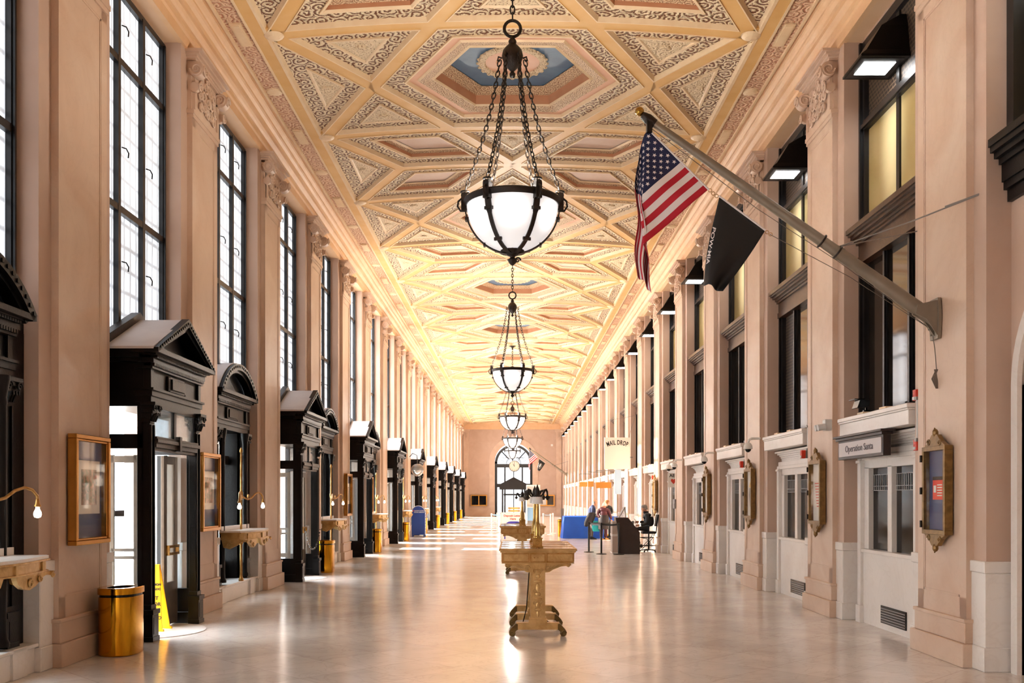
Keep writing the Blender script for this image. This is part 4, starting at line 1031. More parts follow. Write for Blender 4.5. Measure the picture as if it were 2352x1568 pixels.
for i in range(5):
    o = chd if f1 else copy_tree(chd); f1 = False
    o.location = (0, 12.93 + 17.04 * i, 5.77); o['label'] = CHL[i]; o['group'] = 'bowl chandeliers down the middle of the hall'
    ld = bpy.data.lights.new('bulb_glow', 'POINT'); ld.energy = UP_E; ld.color = (1, .93, .82); ld.shadow_soft_size = .25
    lo = bpy.data.objects.new('bulb_glow', ld); COL.objects.link(lo); lo.parent = o; lo.location = (0, 0, -.02)

# ------------------------------------------------------------------ writing desks in the middle
def writing_desk():
    root = thing('writing_desk', '', 'desk')            # origin at floor, centre
    Lh = 1.12
    m = MB(); m.box(-.505, .505, -Lh, Lh, 1.115, 1.135); m.box(-.49, .49, -Lh + .015, Lh - .015, 1.095, 1.115); m.box(-.475, .475, -Lh + .03, Lh - .03, 1.085, 1.095)
    for x in (-.49, .0, .49): m.box(x - .012, x + .012, -Lh, Lh, 1.135, 1.145)
    for i in range(5): y = -Lh + .012 + i * (2 * Lh - .024) / 4; m.box(-.5, .5, y - .012, y + .012, 1.135, 1.145)
    m.build('top_frame', 'desk_bronze', root, bevel=.003)
    m = MB(); m.box(-.485, .485, -Lh + .02, Lh - .02, 1.134, 1.141); m.build('glass_top', 'glasstop', root)
    m = MB(); m.box(-.46, .46, -Lh + .05, Lh - .05, .965, 1.085); m.box(-.47, .47, -Lh + .04, Lh - .04, .95, .965)
    m.build('apron', 'desk_bronze', root, bevel=.004)
    for q in (-1, 1):
        m = MB(); ye = q * (Lh - .05)
        for x0, x1 in ((-.46, -.11), (-.10, .10), (.11, .46)):
            for a in ((x0, x1, .965, .98), (x0, x1, 1.07, 1.085), (x0, x0 + .014, .98, 1.07), (x1 - .014, x1, .98, 1.07)): m.box(a[0], a[1], *sorted((ye, ye + q * .014)), a[2], a[3])
        if q < 0:
            for x in (-.045, .0): m.add(*cyl((x, ye, 1.025), (x, ye - .02, 1.025), .009, 10))
        m.build('drawer_moulding', 'brass', root)
    for x_ in (-1, 1):
        m = MB(); xe = x_ * .46
        for i in range(6):
            y0 = -Lh + .07 + i * .35; 
            for a in ((y0, y0 + .33, .97, .982), (y0, y0 + .33, 1.07, 1.082), (y0, y0 + .012, .982, 1.07), (y0 + .318, y0 + .33, .982, 1.07)): m.box(*sorted((xe, xe + x_ * .012)), *a)
        m.build('side_moulding', 'brass', root)
    for y in (-1.0, 0, 1.0):
        p = MB(); p.box(-.095, .095, y - .05, y + .05, .17, .95); p.box(-.12, .12, y - .07, y + .07, .17, .22); p.box(-.11, .11, y - .06, y + .06, .22, .25); p.box(-.105, .105, y - .06, y + .06, .92, .95)
        for f_ in (-1, 1):
            yy = y + f_ * .055
            for x0 in (-.095, .08): p.box(x0, x0 + .015, *sorted((y + f_ * .05, yy)), .25, .92)
            # carved vase and figure relief
            for (zz, w_, h_) in ((.84, .045, .04), (.78, .03, .03), (.72, .055, .02), (.63, .03, .06), (.55, .04, .03), (.49, .06, .015), (.41, .035, .05), (.35, .05, .025), (.30, .02, .05)):
                p.ball((0, yy - f_ * .004, zz), 1, 10, (w_, .012, h_))
            for zz in (.86, .60, .44): 
                for q in (-1, 1): p.spiral((q * .045, yy, zz), .028, 'y', 1.4, .007, q, 5)
        pil = p.build('pedestal', 'desk_bronze', root, smooth=True)
        for q in (-1, 1):
            b_ = MB(); b_.prism([(q * .095, .95), (q * .42, .95), (q * .43, .925), (q * .405, .905), (q * .36, .915), (q * .28, .905), (q * .20, .87), (q * .15, .835), (q * .095, .83)], y - .03, y + .03, 'y')
            b_.spiral((q * .40, y - .035, .925), .03, 'y', 1.4, .009, q); b_.spiral((q * .14, y - .035, .885), .04, 'y', 1.4, .009, -q)
            for k_ in range(4): b_.tube([(q * .12, y - .035, .85), (q * (.15 + .03 * k_), y - .04, .89), (q * (.17 + .05 * k_), y - .035, .925)], .006, 5)
            b_.spiral((q * .40, y + .035, .925), .03, 'y', 1.4, .009, q)
            b_.build('bracket', 'desk_bronze', pil, smooth=True)
        f_ = MB(); f_.box(-.26, .26, y - .05, y + .05, .09, .165); f_.box(-.28, .28, y - .06, y + .06, .165, .18)
        for x0, x1 in ((-.25, -.12), (-.11, .11), (.12, .25)):
            for a in ((x0, x1, .095, .103), (x0, x1, .152, .16), (x0, x0 + .008, .103, .152), (x1 - .008, x1, .103, .152)): f_.box(a[0], a[1], y - .058, y - .05, a[2], a[3])
        f_.build('crossbar', 'desk_bronze', root)
        for q in (-1, 1):
            g = MB(); g.prism([(q * .24, .175), (q * .29, .165), (q * .35, .10), (q * .375, .06), (q * .37, .02), (q * .34, .0), (q * .305, .005), (q * .29, .035), (q * .295, .06), (q * .27, .085), (q * .24, .09)], y - .045, y + .045, 'y')
            g.spiral((q * .335, y - .047, .042), .035, 'y', 1.5, .01, q); g.spiral((q * .335, y + .047, .042), .035, 'y', 1.5, .01, q)
            g.build('foot', 'brass_dark', root, smooth=True)
    for y in (-.78, .78):
        l = MB(); l.box(-.075, .075, y - .075, y + .075, 1.14, 1.165); l.box(-.062, .062, y - .062, y + .062, 1.165, 1.255); l.box(-.07, .07, y - .07, y + .07, 1.255, 1.27)
        l.add(*cyl((0, y - .062, 1.21), (0, y - .07, 1.21), .02, 14)); l.tube([(.022 * math.cos(t), y - .068, 1.21 + .03 * math.sin(t)) for t in [2 * PI * i / 12 for i in range(12)]], .004, 5, True)
        lamp = l.build('lamp_base', 'brass_l', root)
        s_ = MB(); s_.lathe([(.055, 1.27), (.056, 1.285), (.042, 1.30), (.042, 1.38), (.038, 1.43), (.028, 1.47), (.024, 1.50), (.022, 1.62), (.019, 1.74), (.022, 1.76)], 12, (0, y, 0))
        for a in range(4): s_.tube([(.04 * math.cos(a * PI / 2 + PI / 4), y + .04 * math.sin(a * PI / 2 + PI / 4), 1.28), (.042 * math.cos(a * PI / 2 + PI / 4), y + .042 * math.sin(a * PI / 2 + PI / 4), 1.38), (.022 * math.cos(a * PI / 2 + PI / 4), y + .022 * math.sin(a * PI / 2 + PI / 4), 1.48)], .010, 6)
        s_.build('lamp_column', 'brass_l', lamp, smooth=True)
        g = MB(); g.lathe([(.058, 1.815), (.068, 1.80), (.074, 1.72), (.068, 1.72), (.055, 1.81)], 20, (0, y, 0)); g.build('glass_shade', 'shade', lamp, smooth=True)
        t_ = MB(); t_.lathe([(.06, 1.812), (.05, 1.835), (.035, 1.84), (.03, 1.86), (.035, 1.89), (.022, 1.93), (.012, 1.95), (.002, 1.985)], 14, (0, y, 0))
        for q in (-1, 1):
            t_.tube([(q * .05, y, 1.82), (q * .08, y, 1.86), (q * .095, y, 1.90), (q * .115, y, 1.91), (q * .13, y, 1.88), (q * .135, y, 1.83)], [.01, .014, .018, .018, .014, .01], 7)
            t_.lathe([(.01, 1.835), (.03, 1.815), (.036, 1.80), (.02, 1.79), (.012, 1.77)], 12, (q * .135, y, 0))
        t_.build('lamp_crown', 'bronze_dark', lamp, smooth=True)
    cb = MB(); cb.tube([(.11, -.95, .2), (.2, -.8, .12), (.3, -.5, .03), (.34, 0, .015), (.2, .3, .015)], .008, 6); cb.tube([(-.1, -.6, .9), (-.14, -.5, .3), (-.2, -.4, .05), (-.14, -.3, .02)], .008, 6); cb.build('power_cable', 'dark', root)
    return root
dk = writing_desk(); dk.location = (.33, 13.48, 0); dk['label'] = 'near gilt bronze writing desk with glass top and a lamp column, mid floor'; dk['group'] = 'standing writing desks in the middle'
d2 = copy_tree(dk); d2.location = (.24, 23.5, 0); d2.scale = (1.08, 1, 1); d2['label'] = 'second gilt bronze writing desk, behind the near one in front of the letter sign'

# ------------------------------------------------------------------ flags
def flag_mesh(name, hoist0, hoist1, nu, nv, surf, matf, mats, parent):
    me = bpy.data.meshes.new(name); vs = []; fs = []; mi = []
    for j in range(nv + 1):
        for i in range(nu + 1): vs.append(surf(i / nu, j / nv))
    for j in range(nv):
        for i in range(nu):
            a = j * (nu + 1) + i; fs.append((a, a + 1, a + nu + 2, a + nu + 1)); mi.append(matf((i + .5) / nu, (j + .5) / nv))
    me.from_pydata(vs, [], fs)
    for q in mats: me.materials.append(M[q])
    for p, q in zip(me.polygons, mi): p.material_index = q; p.use_smooth = True
    o = link(name, me, parent); sd = o.modifiers.new('cloth', 'SOLIDIFY'); sd.thickness = .003
    return o
FY = 10.9
def P(px, py, dy=0): v = at(px, py, FY); return Vector((v.x, v.y + dy, v.z))
def flagpole(base_y):
    root = thing('flagpole', '', 'flagpole', (W, base_y, 3.86)); org = Vector((W, FY, 3.86))
    def q(px, py, dy=0): return P(px, py, dy) - org
    tip = q(1495, 278); bse = q(2150, 738); ax = (tip - bse)
    m = MB(); m.tube([bse, bse + ax * .20, bse + ax * .205, bse + ax * .33, bse + ax * .335, bse + ax * .36, bse + ax * .62, bse + ax], [.085, .078, .072, .068, .076, .064, .055, .042], 18)
    m.build('pole', 'pole', root, smooth=True)
    m = MB(); m.tube([bse + ax * .985, bse + ax * 1.01, bse + ax * 1.03], [.05, .06, .04], 14); m.box(tip.x - .05, tip.x + .01, -.05, .05, tip.z - .14, tip.z + .03); m.build('truck', 'bronze_dark', root, smooth=True)
    m = MB(); m.tube([tip, q(1476, 262)], .01, 8); ro = m.build('ball_rod', 'brass', root); m = MB(); m.ball(q(1469, 256), .052, 20); m.build('gold_ball', 'gold_ball', root, smooth=True)
    m = MB()   # bracket: wall plate with a curved web
    m.prism([(-.10, -.26), (.10, -.26), (.13, .0), (.10, .20), (-.10, .20), (-.13, 0)], -.035, .0, 'x')
    m.prism([(-.0, -.22), (-.04, -.22), (-.16, -.04), (-.28, .02), (-.26, .12), (-.06, .17), (0, .17)], -.02, .02, 'y'); m.prism([(-.0, -.22), (-.04, -.22), (-.16, -.04), (-.28, .02), (-.26, .12), (-.06, .17), (0, .17)], -.10, -.085, 'y')
    for z in (.13, -.2): m.add(*cyl((-.05, .06, z), (-.035, .06, z), .012, 8))
    m.build('bracket', 'pole', root, smooth=True)
    m = MB()
    for z in (.345, .40): m.tube([bse + ax * z + Vector((0, .075 * math.cos(t), 0)) + ax.cross(Vector((0, 1, 0))).normalized() * .075 * math.sin(t) for t in [2 * PI * i / 14 for i in range(14)]], .012, 6, True)
    m.build('collar', 'bronze_dark', root, smooth=True)
    m = MB(); cl_ = bse + ax * .345 + Vector((0, 0, .06))
    far = Vector((5.04, 10.0, 5.03)) - org; m.tube([cl_, cl_.lerp(far, .5) + Vector((0, 0, -.02)), far], .008, 6); m.tube([cl_.lerp(far, .7), far], .012, 6)
    far2 = Vector((5.12, 11.75, 5.1)) - org; m.tube([cl_, far2], .007, 6)
    m.build('guy_wire', 'grey', root)
    m = MB(); cleat = q(2140, 757); m.tube([tip + Vector((-.0, 0, -.08)), q(1740, 480), q(1925, 600), q(2130, 750)], .004, 5); m.tube([q(1768, 538), q(1950, 635), cleat], .004, 5); m.tube([cleat, q(2147, 800), q(2151, 850)], .005, 5)
    for i in range(7): m.tube([q(2150 + 4 * math.sin(i), 848), q(2144 + 2.2 * i - 4, 870 + i), q(2150 + i, 892)], .006, 5)
    m.add(*cyl(cleat + Vector((-.04, 0, .0)), cleat + Vector((.06, 0, .03)), .01, 8))
    m.build('halyard', 'rope', root)
    # clips between and below the flags
    for (x, y) in ((1631, 437), (1638, 444), (1646, 450), (1762, 533), (1770, 538)):
        cc = q(x, y); m = MB(); m.tube([cc + Vector((.02 * math.cos(t), 0, .02 * math.sin(t))) for t in [2 * PI * i / 10 for i in range(10)]], .004, 5, True); m.build('clip', 'brass', root)
    return root
def us_flag(base_y):
    root = thing('striped_flag', '', 'flag', (W, base_y, 3.86)); org = Vector((W, FY, 3.86))
    h0, h1 = P(1490, 299), P(1627, 435)
    L_ = 307.0
    def path(u, s):      # position in flag plane (pixel measures at the flag's distance) and fold depth
        hx, hy = 1490 + 137 * u, 299 + 136 * u
        s *= L_
        lim = 1481 - 6 * u; dist = max(0, (hx - lim)) / .76
        if s <= dist:
            t = s; x, y = hx - .76 * t, hy + .65 * t; f = 0
            rip = .035 * math.sin(t / 26 + u * 3) * min(1, t / 60)
            return x, y, rip
        t = s - dist; x0, y0 = hx - .76 * dist, hy + .65 * dist
        w_ = t / (L_ - 0)
        rip = .035 * math.sin(dist / 26 + u * 3) * min(1, dist / 60)
        # the cloth turns at the fold, hangs down and gathers in pleats
        x = x0 - 10 * math.sin(min(1, t / 40) * PI / 2) * (1 - u * .3) + (42 * u - 8) * (1 - math.exp(-t / 45)) + 4 * math.sin(t / 22 + u * 7)
        return x, y0 + t * (1.10 - .10 * u), rip + .07 * (1 - math.exp(-t / 20)) * (1 + .5 * math.sin(u * 11)) 
    def surf(u, v):
        x, y, dy = path(u, v); return P(x, y, dy) - org
    def mf(u, v):
        if u < 7 / 13 and v < .4: return 2
        return int(u * 13) % 2      # 0 red, 1 white
    o = flag_mesh('flag_cloth', h0, h1, 52, 70, surf, mf, ['flagred', 'flagwhite', 'flagblue'], root)
    st = MB()
    for r in range(9):
        for cc in range(6 if r % 2 == 0 else 5):
            u = (7 / 13) * (r + 1) / 10; v = .4 * ((cc + .5) / 6 + (0 if r % 2 == 0 else 1 / 12)); e = .003
            p = surf(u, v); du = (surf(u + e, v) - surf(u - e, v)).normalized(); dv = (surf(u, v + e) - surf(u, v - e)).normalized(); nn = du.cross(dv).normalized()
            if nn.y > 0: nn = -nn
            pts = []
            for i in range(10):
                a = PI / 2 + i * PI / 5; rr_ = .026 if i % 2 == 0 else .0105; pts.append(p + nn * .006 + dv * rr_ * math.cos(a) - du * rr_ * math.sin(a))
            st.add(pts, [tuple(range(10))])
    st.build('stars', 'flagwhite', o)
    m = MB(); m.tube([P(1489, 297) - org, P(1628, 436) - org], .012, 6); m.build('heading', 'flagwhite', root)
    return root
def pow_flag(base_y, emblem):
    root = thing('memorial_flag', '', 'flag', (W, base_y, 3.86)); org = Vector((W, FY, 3.86))
    def surf(u, v):
        hx, hy = 1652 + 105 * u, 453 + 77 * u
        ex, ey = 1621 + 38 * u, 652 + 18 * u
        bow = math.sin(PI * v) * (-6 + 10 * u); x = hx + (ex - hx) * v + bow; y = hy + (ey - hy) * v + 8 * math.sin(PI * v) * (1 - u)
        return P(x, y, .06 * math.sin(v * 3 + u * 7) * v + .10 * max(0, .12 - u) / .12 * v) - org
    o = flag_mesh('flag_cloth', None, None, 24, 24, surf, lambda u, v: 0, ['flagblack'], root)
    m = MB(); m.tube([P(1651, 450) - org, P(1758, 529) - org], .012, 6); m.build('heading', 'flagwhite', root)
    me = text_mesh('POW\u00b7MIA', 1.0, bold=.02, extrude=.0)
    xs = [v.co.x for v in me.vertices]; x0, x1 = min(xs), max(xs); ys = [v.co.y for v in me.vertices]; y0, y1 = min(ys), max(ys)
    bm = bmesh.new(); bm.from_mesh(me)
    for v in bm.verts:
        fv_ = .30 + .42 * (v.co.x - x0) / (x1 - x0); fu = .005 + .075 * (v.co.y - y0) / (y1 - y0)
        p = surf(fu, fv_); v.co = p + Vector((0, -.02, 0))
    bm.to_mesh(me); bm.free(); me.materials.append(M['flagwhite']); link('lettering', me, o)
    if emblem:
        m = MB()
        def disc(uc, vc, ru, rv, off, mat):
            mm = MB(); mm.add([surf(uc + ru * math.cos(t), vc + rv * math.sin(t)) + Vector((0, off, 0)) for t in [2 * PI * i / 20 for i in range(20)]], [tuple(range(20))]); return mm.build('emblem', mat, o)
        disc(.5, .52, .26, .26, -.045, 'flagwhite'); disc(.5, .52, .23, .23, -.05, 'flagblack'); disc(.42, .50, .11, .16, -.055, 'flagwhite')
    return root
fp = flagpole(FY - .0); fp['label'] = 'long silver flagpole slanting up from the near right pilaster'; fp['group'] = 'slanting flagpoles on the right wall'
uf = us_flag(FY); uf['label'] = 'red white and blue striped flag hanging from the near pole'; uf['group'] = 'striped flags'
pw = pow_flag(FY, False); pw['label'] = 'black flag hanging from the near pole beside the striped one'; pw['group'] = 'black flags'
dY = 84.0 - FY
f2 = copy_tree(fp); f2.location.y = 84.0; f2['label'] = 'pale flagpole slanting from the far end of the right wall'
u2 = copy_tree(uf); u2.location.y = 84.0; u2['label'] = 'small striped flag far away beside the round archway'
p2 = pow_flag(84.0, True); p2['label'] = 'small black flag with white emblem far away by the archway'; p2['group'] = 'black flags'

# ------------------------------------------------------------------ right wall fittings
def notice(k, lb, art):
    s = 1; org = (4.83, 0, 0); root = thing('notice_case', lb, 'noticeboard', (4.83, c(k) - .02, 0), group='bronze notice cases on right pilasters')
    m = MB(); z0, z1 = 1.39, 2.38; y0, y1 = -.29, .29
    for a in ((y0, y0 + .045, z0 + .05, z1 - .05), (y1 - .045, y1, z0 + .05, z1 - .05), (y0, y1, z0, z0 + .05), (y0, y1, z1 - .05, z1)): m.box(4.73, 4.825, *a)
    for sz, zc_ in ((1, z1), (-1, z0)):
        m.prism([(y0 + .02, zc_), (y1 - .02, zc_), (.16, zc_ + sz * .05), (.07, zc_ + sz * .13), (-.07, zc_ + sz * .13), (-.16, zc_ + sz * .05)], 4.745, 4.80, 'x')
        m.ball((4.76, 0, zc_ + sz * .15), .035, 10, (1, 1, 1.4)); m.tube([(4.76, 0, zc_ + sz * .17), (4.75, .0, zc_ + sz * .21)], [.02, .006], 8)
        for q in (-1, 1): m.spiral((4.745, q * .14, zc_ + sz * .045), .04, 'x', 1.4, .012, q)
    m.build('frame', 'brass_n', root, org, smooth=False, bevel=.004)
    for z in (1.5, 1.88, 2.25): m = MB(); m.box(4.71, 4.76, y1 - .01, y1 + .015, z - .04, z + .04); m.build('hinge', 'bronze_dark', root, org)
    m = MB(); m.box(4.80, 4.81, y0 + .04, y1 - .04, z0 + .04, z1 - .04); bd = m.build('board', {'navy': 'navy', 'paper': 'paper', 'dog': 'paper'}[art], root, org)
    if art == 'navy':
        m = MB(); m.box(4.792, 4.80, -.12, .14, 1.78, 2.0); rp = m.build('notice', 'redp', bd, (0, 0, 0)); rp.location = (-4.83, 0, 0)
        m = MB(); m.box(4.791, 4.793, -.12, .14, 2.0, 2.04); o = m.build('heading_strip', 'ink', bd, (0, 0, 0)); o.location = (-4.83, 0, 0)
        m = MB(); m.box(4.788, 4.791, .05, .11, 1.86, 1.94)
        for i in range(5): m.box(4.788, 4.791, -.10, .02, 1.82 + .03 * i, 1.832 + .03 * i)
        o = m.build('print', 'white', bd, (0, 0, 0)); o.location = (-4.83, 0, 0)
    elif art == 'paper':
        m = MB()
        for i in range(9): w_ = .15 - .012 * i; m.box(4.796, 4.80, -w_, w_, 2.02 - .045 * i, 2.035 - .045 * i)
        o = m.build('printed_lines', 'redink', bd, (0, 0, 0)); o.location = (-4.83, 0, 0)
    else:
        m = MB(); m.prism([(-.08, 2.0), (.08, 2.0), (.12, 1.85), (.05, 1.65), (-.03, 1.55), (-.10, 1.7)], 4.796, 4.80, 'x'); o = m.build('drawing', 'grey', bd, (0, 0, 0)); o.location = (-4.83, 0, 0)
        m = MB(); m.prism([(-.07, 2.0), (.09, 2.02), (.03, 2.12)], 4.795, 4.80, 'x'); o = m.build('drawing', 'yellow', bd, (0, 0, 0)); o.location = (-4.83, 0, 0)
    m = MB(); m.box(4.745, 4.748, y0 + .04, y1 - .04, z0 + .04, z1 - .04); m.build('pane', 'case_glass', root, org)
notice(0, 'bronze notice case with blue board and red notice, nearest on the right', 'navy')
notice(1, 'bronze notice case with white sheet of red print, second on the right', 'paper')
notice(2, 'bronze notice case with a grey and yellow drawing, third on the right', 'dog')
notice(3, 'bronze notice case with faint drawing, fourth on the right', 'dog')
notice(5, 'slim-looking bronze notice case above the seated person', 'paper')

# box sign with lettering under the near ledge
t = thing('hanging_box_sign', 'dark box sign reading Operation Santa under the near right ledge', 'sign', (4.78, 13.2, 2.36))
m = MB(); m.box(.0, .10, -.85, .85, -.01, .28); m.box(-.03, .12, -.88, .88, .26, .30); m.box(-.06, .14, -.92, .92, .30, .33); m.build('housing', 'dark_brown', t, bevel=.004)
m = MB(); m.box(-.008, .0, -.80, .80, .03, .23); m.build('sign_face', 'signface', t)
lettering('Operation Santa', .135, 'signink', t, (-.012, 0, .13), (PI / 2, 0, -PI / 2), sx=1.18, bold=.0)

# ------------------------------------------------------------------ more wall fittings
def fire_alarm(y, z, lb, d=4.90, big=False):
    t = thing('fire_alarm', lb, 'alarm', (d, y, z), group='red fire alarms on the right wall'); t.scale = (.8, .75, .75)
    m = MB(); m.box(-.16, -.08, -.06, .06, -.09, .09); m.box(-.165, -.155, -.045, .045, .0, .07); m.build('alarm_body', 'red', t, bevel=.006)
    m = MB(); m.box(-.08, .01, -.055, .055, -.085, .085); m.build('back_box', 'grey', t)
    m = MB(); m.box(-.175, -.16, -.035, .035, -.075, -.03); m.build('strobe', 'lightgrey', t)
fire_alarm(11.60, 2.44, d=5.0, lb='red fire alarm under the near ledge, right of the Operation Santa sign')
fire_alarm(11.62, 3.045, d=5.0, lb='red fire alarm above the near ledge beside the window')
fire_alarm(c(1) + .78, 2.52, 'red fire alarm on the pier left of the second window bay'); fire_alarm(c(2) + .78, 2.50, 'red fire alarm on the pier between second and third window bays'); fire_alarm(c(5) + .78, 2.5, 'small red fire alarm on the pier above the seated person')
def conduit(y, z0, z1, lb):
    t = thing('conduit', lb, 'pipe', (4.89, y, z0)); m = MB(); m.add(*cyl((0, 0, 0), (0, 0, z1 - z0), .018, 10)); m.build('pipe', 'lightgrey', t, smooth=True)
    m = MB()
    m.box(-.03, .02, -.03, .03, -.02, .02); m.box(-.03, .02, -.03, .03, z1 - z0 - .02, z1 - z0 + .02); m.build('clamp', 'grey', t)
conduit(11.56, 2.5, 3.0, 'thin metal pipe joining the two near fire alarms'); conduit(c(1) + .78, 2.6, 2.98, 'thin pipe above the second pier fire alarm'); conduit(c(2) + .78, 2.58, 2.98, 'thin pipe above the third pier fire alarm')
t = thing('floodlight', 'small black floodlight standing on the near stone ledge', 'lamp', (4.93, 13.35, 2.96))
m = MB(); m.box(-.04, .04, -.03, .03, .03, .06); m.box(-.012, .012, -.012, .012, .05, .10); m.build('stand', 'dark', t)
m = MB(); m.loft([[(-.12, -.11, .20), (-.12, .11, .20), (-.16, .11, .08), (-.16, -.11, .08)], [(.03, -.08, .19), (.03, .08, .19), (.01, .08, .11), (.01, -.08, .11)]]); m.box(-.20, -.06, -.12, .12, .20, .212); m.build('lamp_head', 'dark', t)
m = MB(); m.loft([[(-.128, -.10, .19), (-.128, .10, .19), (-.165, .10, .09), (-.165, -.10, .09)], [(-.12, -.10, .19), (-.12, .10, .19), (-.158, .10, .09), (-.158, -.10, .09)]]); m.build('reflector', 'white', t)
t = thing('emergency_light', 'white twin emergency light on the pier at the left end of near ledge', 'lamp', (4.89, 14.55, 2.90))
m = MB(); m.box(-.16, .0, -.07, .07, -.08, .09); m.build('housing', 'lightgrey', t, bevel=.01)
for yy in (-.05, .07): m = MB(); m.add(*cyl((-.16, yy, -.02), (-.27, yy, -.04), .05, 12)); m.build('lamp_head', 'lightgrey', t, smooth=True)
def dome_cam(y, z, lb):
    t = thing('dome_camera', lb, 'camera', (4.80, y, z), group='white dome cameras on the right wall')
    m = MB(); m.tube([(.04, 0, .16), (-.12, 0, .16), (-.18, 0, .13), (-.20, 0, .06)], .022, 8); m.build('arm', 'white', t, smooth=True)
    m = MB(); m.lathe([(.02, .08), (.06, .06), (.085, .01), (.09, -.04), (.07, -.05)], 16, (-.20, 0, 0)); m.build('housing', 'white', t, smooth=True)
    m = MB(); m.ball((-.20, 0, -.05), .062, 14); m.build('dome', 'dark', t, smooth=True)
dome_cam(c(2) - .62, 2.80, 'white dome camera on the third right pilaster, nearest of the dome cameras'); dome_cam(c(3) - .6, 2.72, 'white dome camera on the fourth right pilaster'); dome_cam(c(4) - .62, 2.72, 'white dome camera on the fifth right pilaster, right one of a pair'); dome_cam(c(4) + .35, 2.70, 'white dome camera on the fifth right pilaster, left one of a pair')
t = thing('heart_sign', 'cream AED sign with a red heart hanging above a doorway', 'sign', (5.0, bc(5) - .35, 2.15)); t.location = (4.98, 29.4, 2.12)
m = MB(); m.box(-.21, .13, -.015, .015, 0, .44); m.build('sign_panel', 'paper', t)
lettering('AED', .14, 'ink', t, (-.03, -.018, .36), (PI / 2, 0, 0), bold=.003)
m = MB(); m.prism([(0, .10), (.075, .19), (.08, .23), (.06, .26), (.03, .26), (0, .235), (-.03, .26), (-.06, .26), (-.08, .23), (-.075, .19)], -.024, -.016, 'y'); ho = m.build('heart', 'red', t); ho.location.x = -.04
t = thing('wall_thermostat', 'small grey box on the pilaster right of the seated person', 'box', (4.83, 28.45, 1.62)); m = MB(); m.box(-.04, 0, -.16, .16, -.14, .14); m.box(-.045, -.04, -.1, .1, -.09, .02); m.build('housing', 'grey', t)

# hanging MAIL DROP sign
t = thing('mail_drop_sign', 'white hanging sign reading MAIL DROP in arched black capitals', 'sign', (4.10, 37.5, 2.92))
m = MB(); m.box(-.50, .50, -.02, .02, 0, 1.24); m.build('sign_panel', 'paper_w', t, bevel=.004)
lettering('MAIL DROP', .25, 'ink', t, (0, -.024, 1.04), (PI / 2, 0, 0), bold=.007, sx=.60, arc=1.0, space=1.12)
m = MB(); m.tube([(.45, 0, 1.24), (.72, .0, 2.1)], .008, 5); m.tube([(-.45, 0, 1.24), (-.40, 0, 1.9), (.73, 0, 2.1)], .006, 5); m.build('hanging_wire', 'grey', t)
for X, Yv, w_, h_, z, colr, lb in ((3.95, 41.5, .66, .26, 2.22, 'signy', 'ochre hanging board with brown letters beyond the mail drop sign'), (4.25, 52.0, .3, .3, 2.4, 'signy', 'small ochre hanging board farther along the right wall'), (4.45, 60.0, .5, .3, 2.5, 'signy', 'farthest ochre hanging board on the right wall'), (4.3, 39.0, .26, 1.0, 1.95, 'banner', 'tall pale blue hanging banner behind the mail drop sign')):
    t = thing('hanging_board', lb, 'sign', (X, Yv, z)); m = MB(); m.box(-w_ / 2, w_ / 2, -.02, .02, 0, h_); m.build('sign_panel', colr, t); m = MB(); m.box(-w_ / 2, -w_ / 2 + .02, -.01, .01, h_, h_ + .5); m.box(w_ / 2 - .02, w_ / 2, -.01, .01, h_, h_ + .5); m.box(-w_ / 2, 4.9 - X, -.015, .015, h_ + .48, h_ + .52); m.build('hanger', 'grey', t)

# ------------------------------------------------------------------ barriers, lectern, covered table
def stanchion(x, y, lb, mt='belt', g='black belt barrier posts', h=1.0):
    t = thing('barrier_post', lb, 'barrier', (x, y, 0), group=g)
    m = MB(); m.lathe([(.17, 0), (.17, .012), (.15, .025), (.03, .035)], 24); m.build('base', mt, t, smooth=True)
    m = MB(); m.lathe([(.032, .03), (.032, h - .08), (.04, h - .075), (.04, h), (.02, h + .01)], 14); m.build('post', mt, t, smooth=True)
    m = MB(); m.box(-.045, .045, -.02, .02, h - .07, h - .01); m.build('belt_head', mt, t); return t
stanchion(2.53, 31.7, 'black barrier post at left of the three, farther back'); stanchion(2.84, 30.6, 'black barrier post in the middle of the three'); stanchion(3.37, 30.35, 'black barrier post in front of the dark lectern')
def belt(a, b_, lb, mt='belt', z=.96):
    t = thing('barrier_belt', lb, 'belt', (a[0], a[1], z)); v = Vector((b_[0] - a[0], b_[1] - a[1], 0)); n_ = Vector((-v.y, v.x, 0)).normalized() * .003
    m = MB(); pts = [v * (i / 8) + Vector((0, 0, -.025 * math.sin(PI * i / 8))) for i in range(9)]
    m.loft([[p - n_ + Vector((0, 0, -.03)), p + n_ + Vector((0, 0, -.03)), p + n_ + Vector((0, 0, .03)), p - n_ + Vector((0, 0, .03))] for p in pts]); m.build('strap', mt, t)
belt((2.56, 31.68), (2.81, 30.62), 'short black belt between the two left barrier posts'); belt((2.87, 30.6), (3.34, 30.36), 'black belt from the middle post to the post by the lectern'); belt((2.56, 31.72), (4.1, 32.9), 'black belt running behind the lectern toward the wall')
stanchion(4.14, 32.9, 'black barrier post behind the seated person')
WPX = [(-1.04, 47.8, 'white barrier post left of the letter sign, outer one'), (-.80, 50.0, 'white barrier post left of the letter sign, inner one'), (1.55, 48.2, 'white barrier post right of the tall white cabinet, inner one'), (1.86, 46.8, 'white barrier post right of the tall white cabinet, outer one'), (2.05, 48.5, 'white barrier post right of the tall white cabinet, rear one')]
for x, y, lb in WPX: stanchion(x, y, lb, 'white', 'white belt barrier posts', 1.02)
belt((-.98, 47.8), (-.30, 47.5), 'pale blue belt between white posts left of the letter sign', 'banner_b'); belt((1.58, 48.2), (1.82, 46.85), 'thin grey belt between white posts on the right', 'grey')

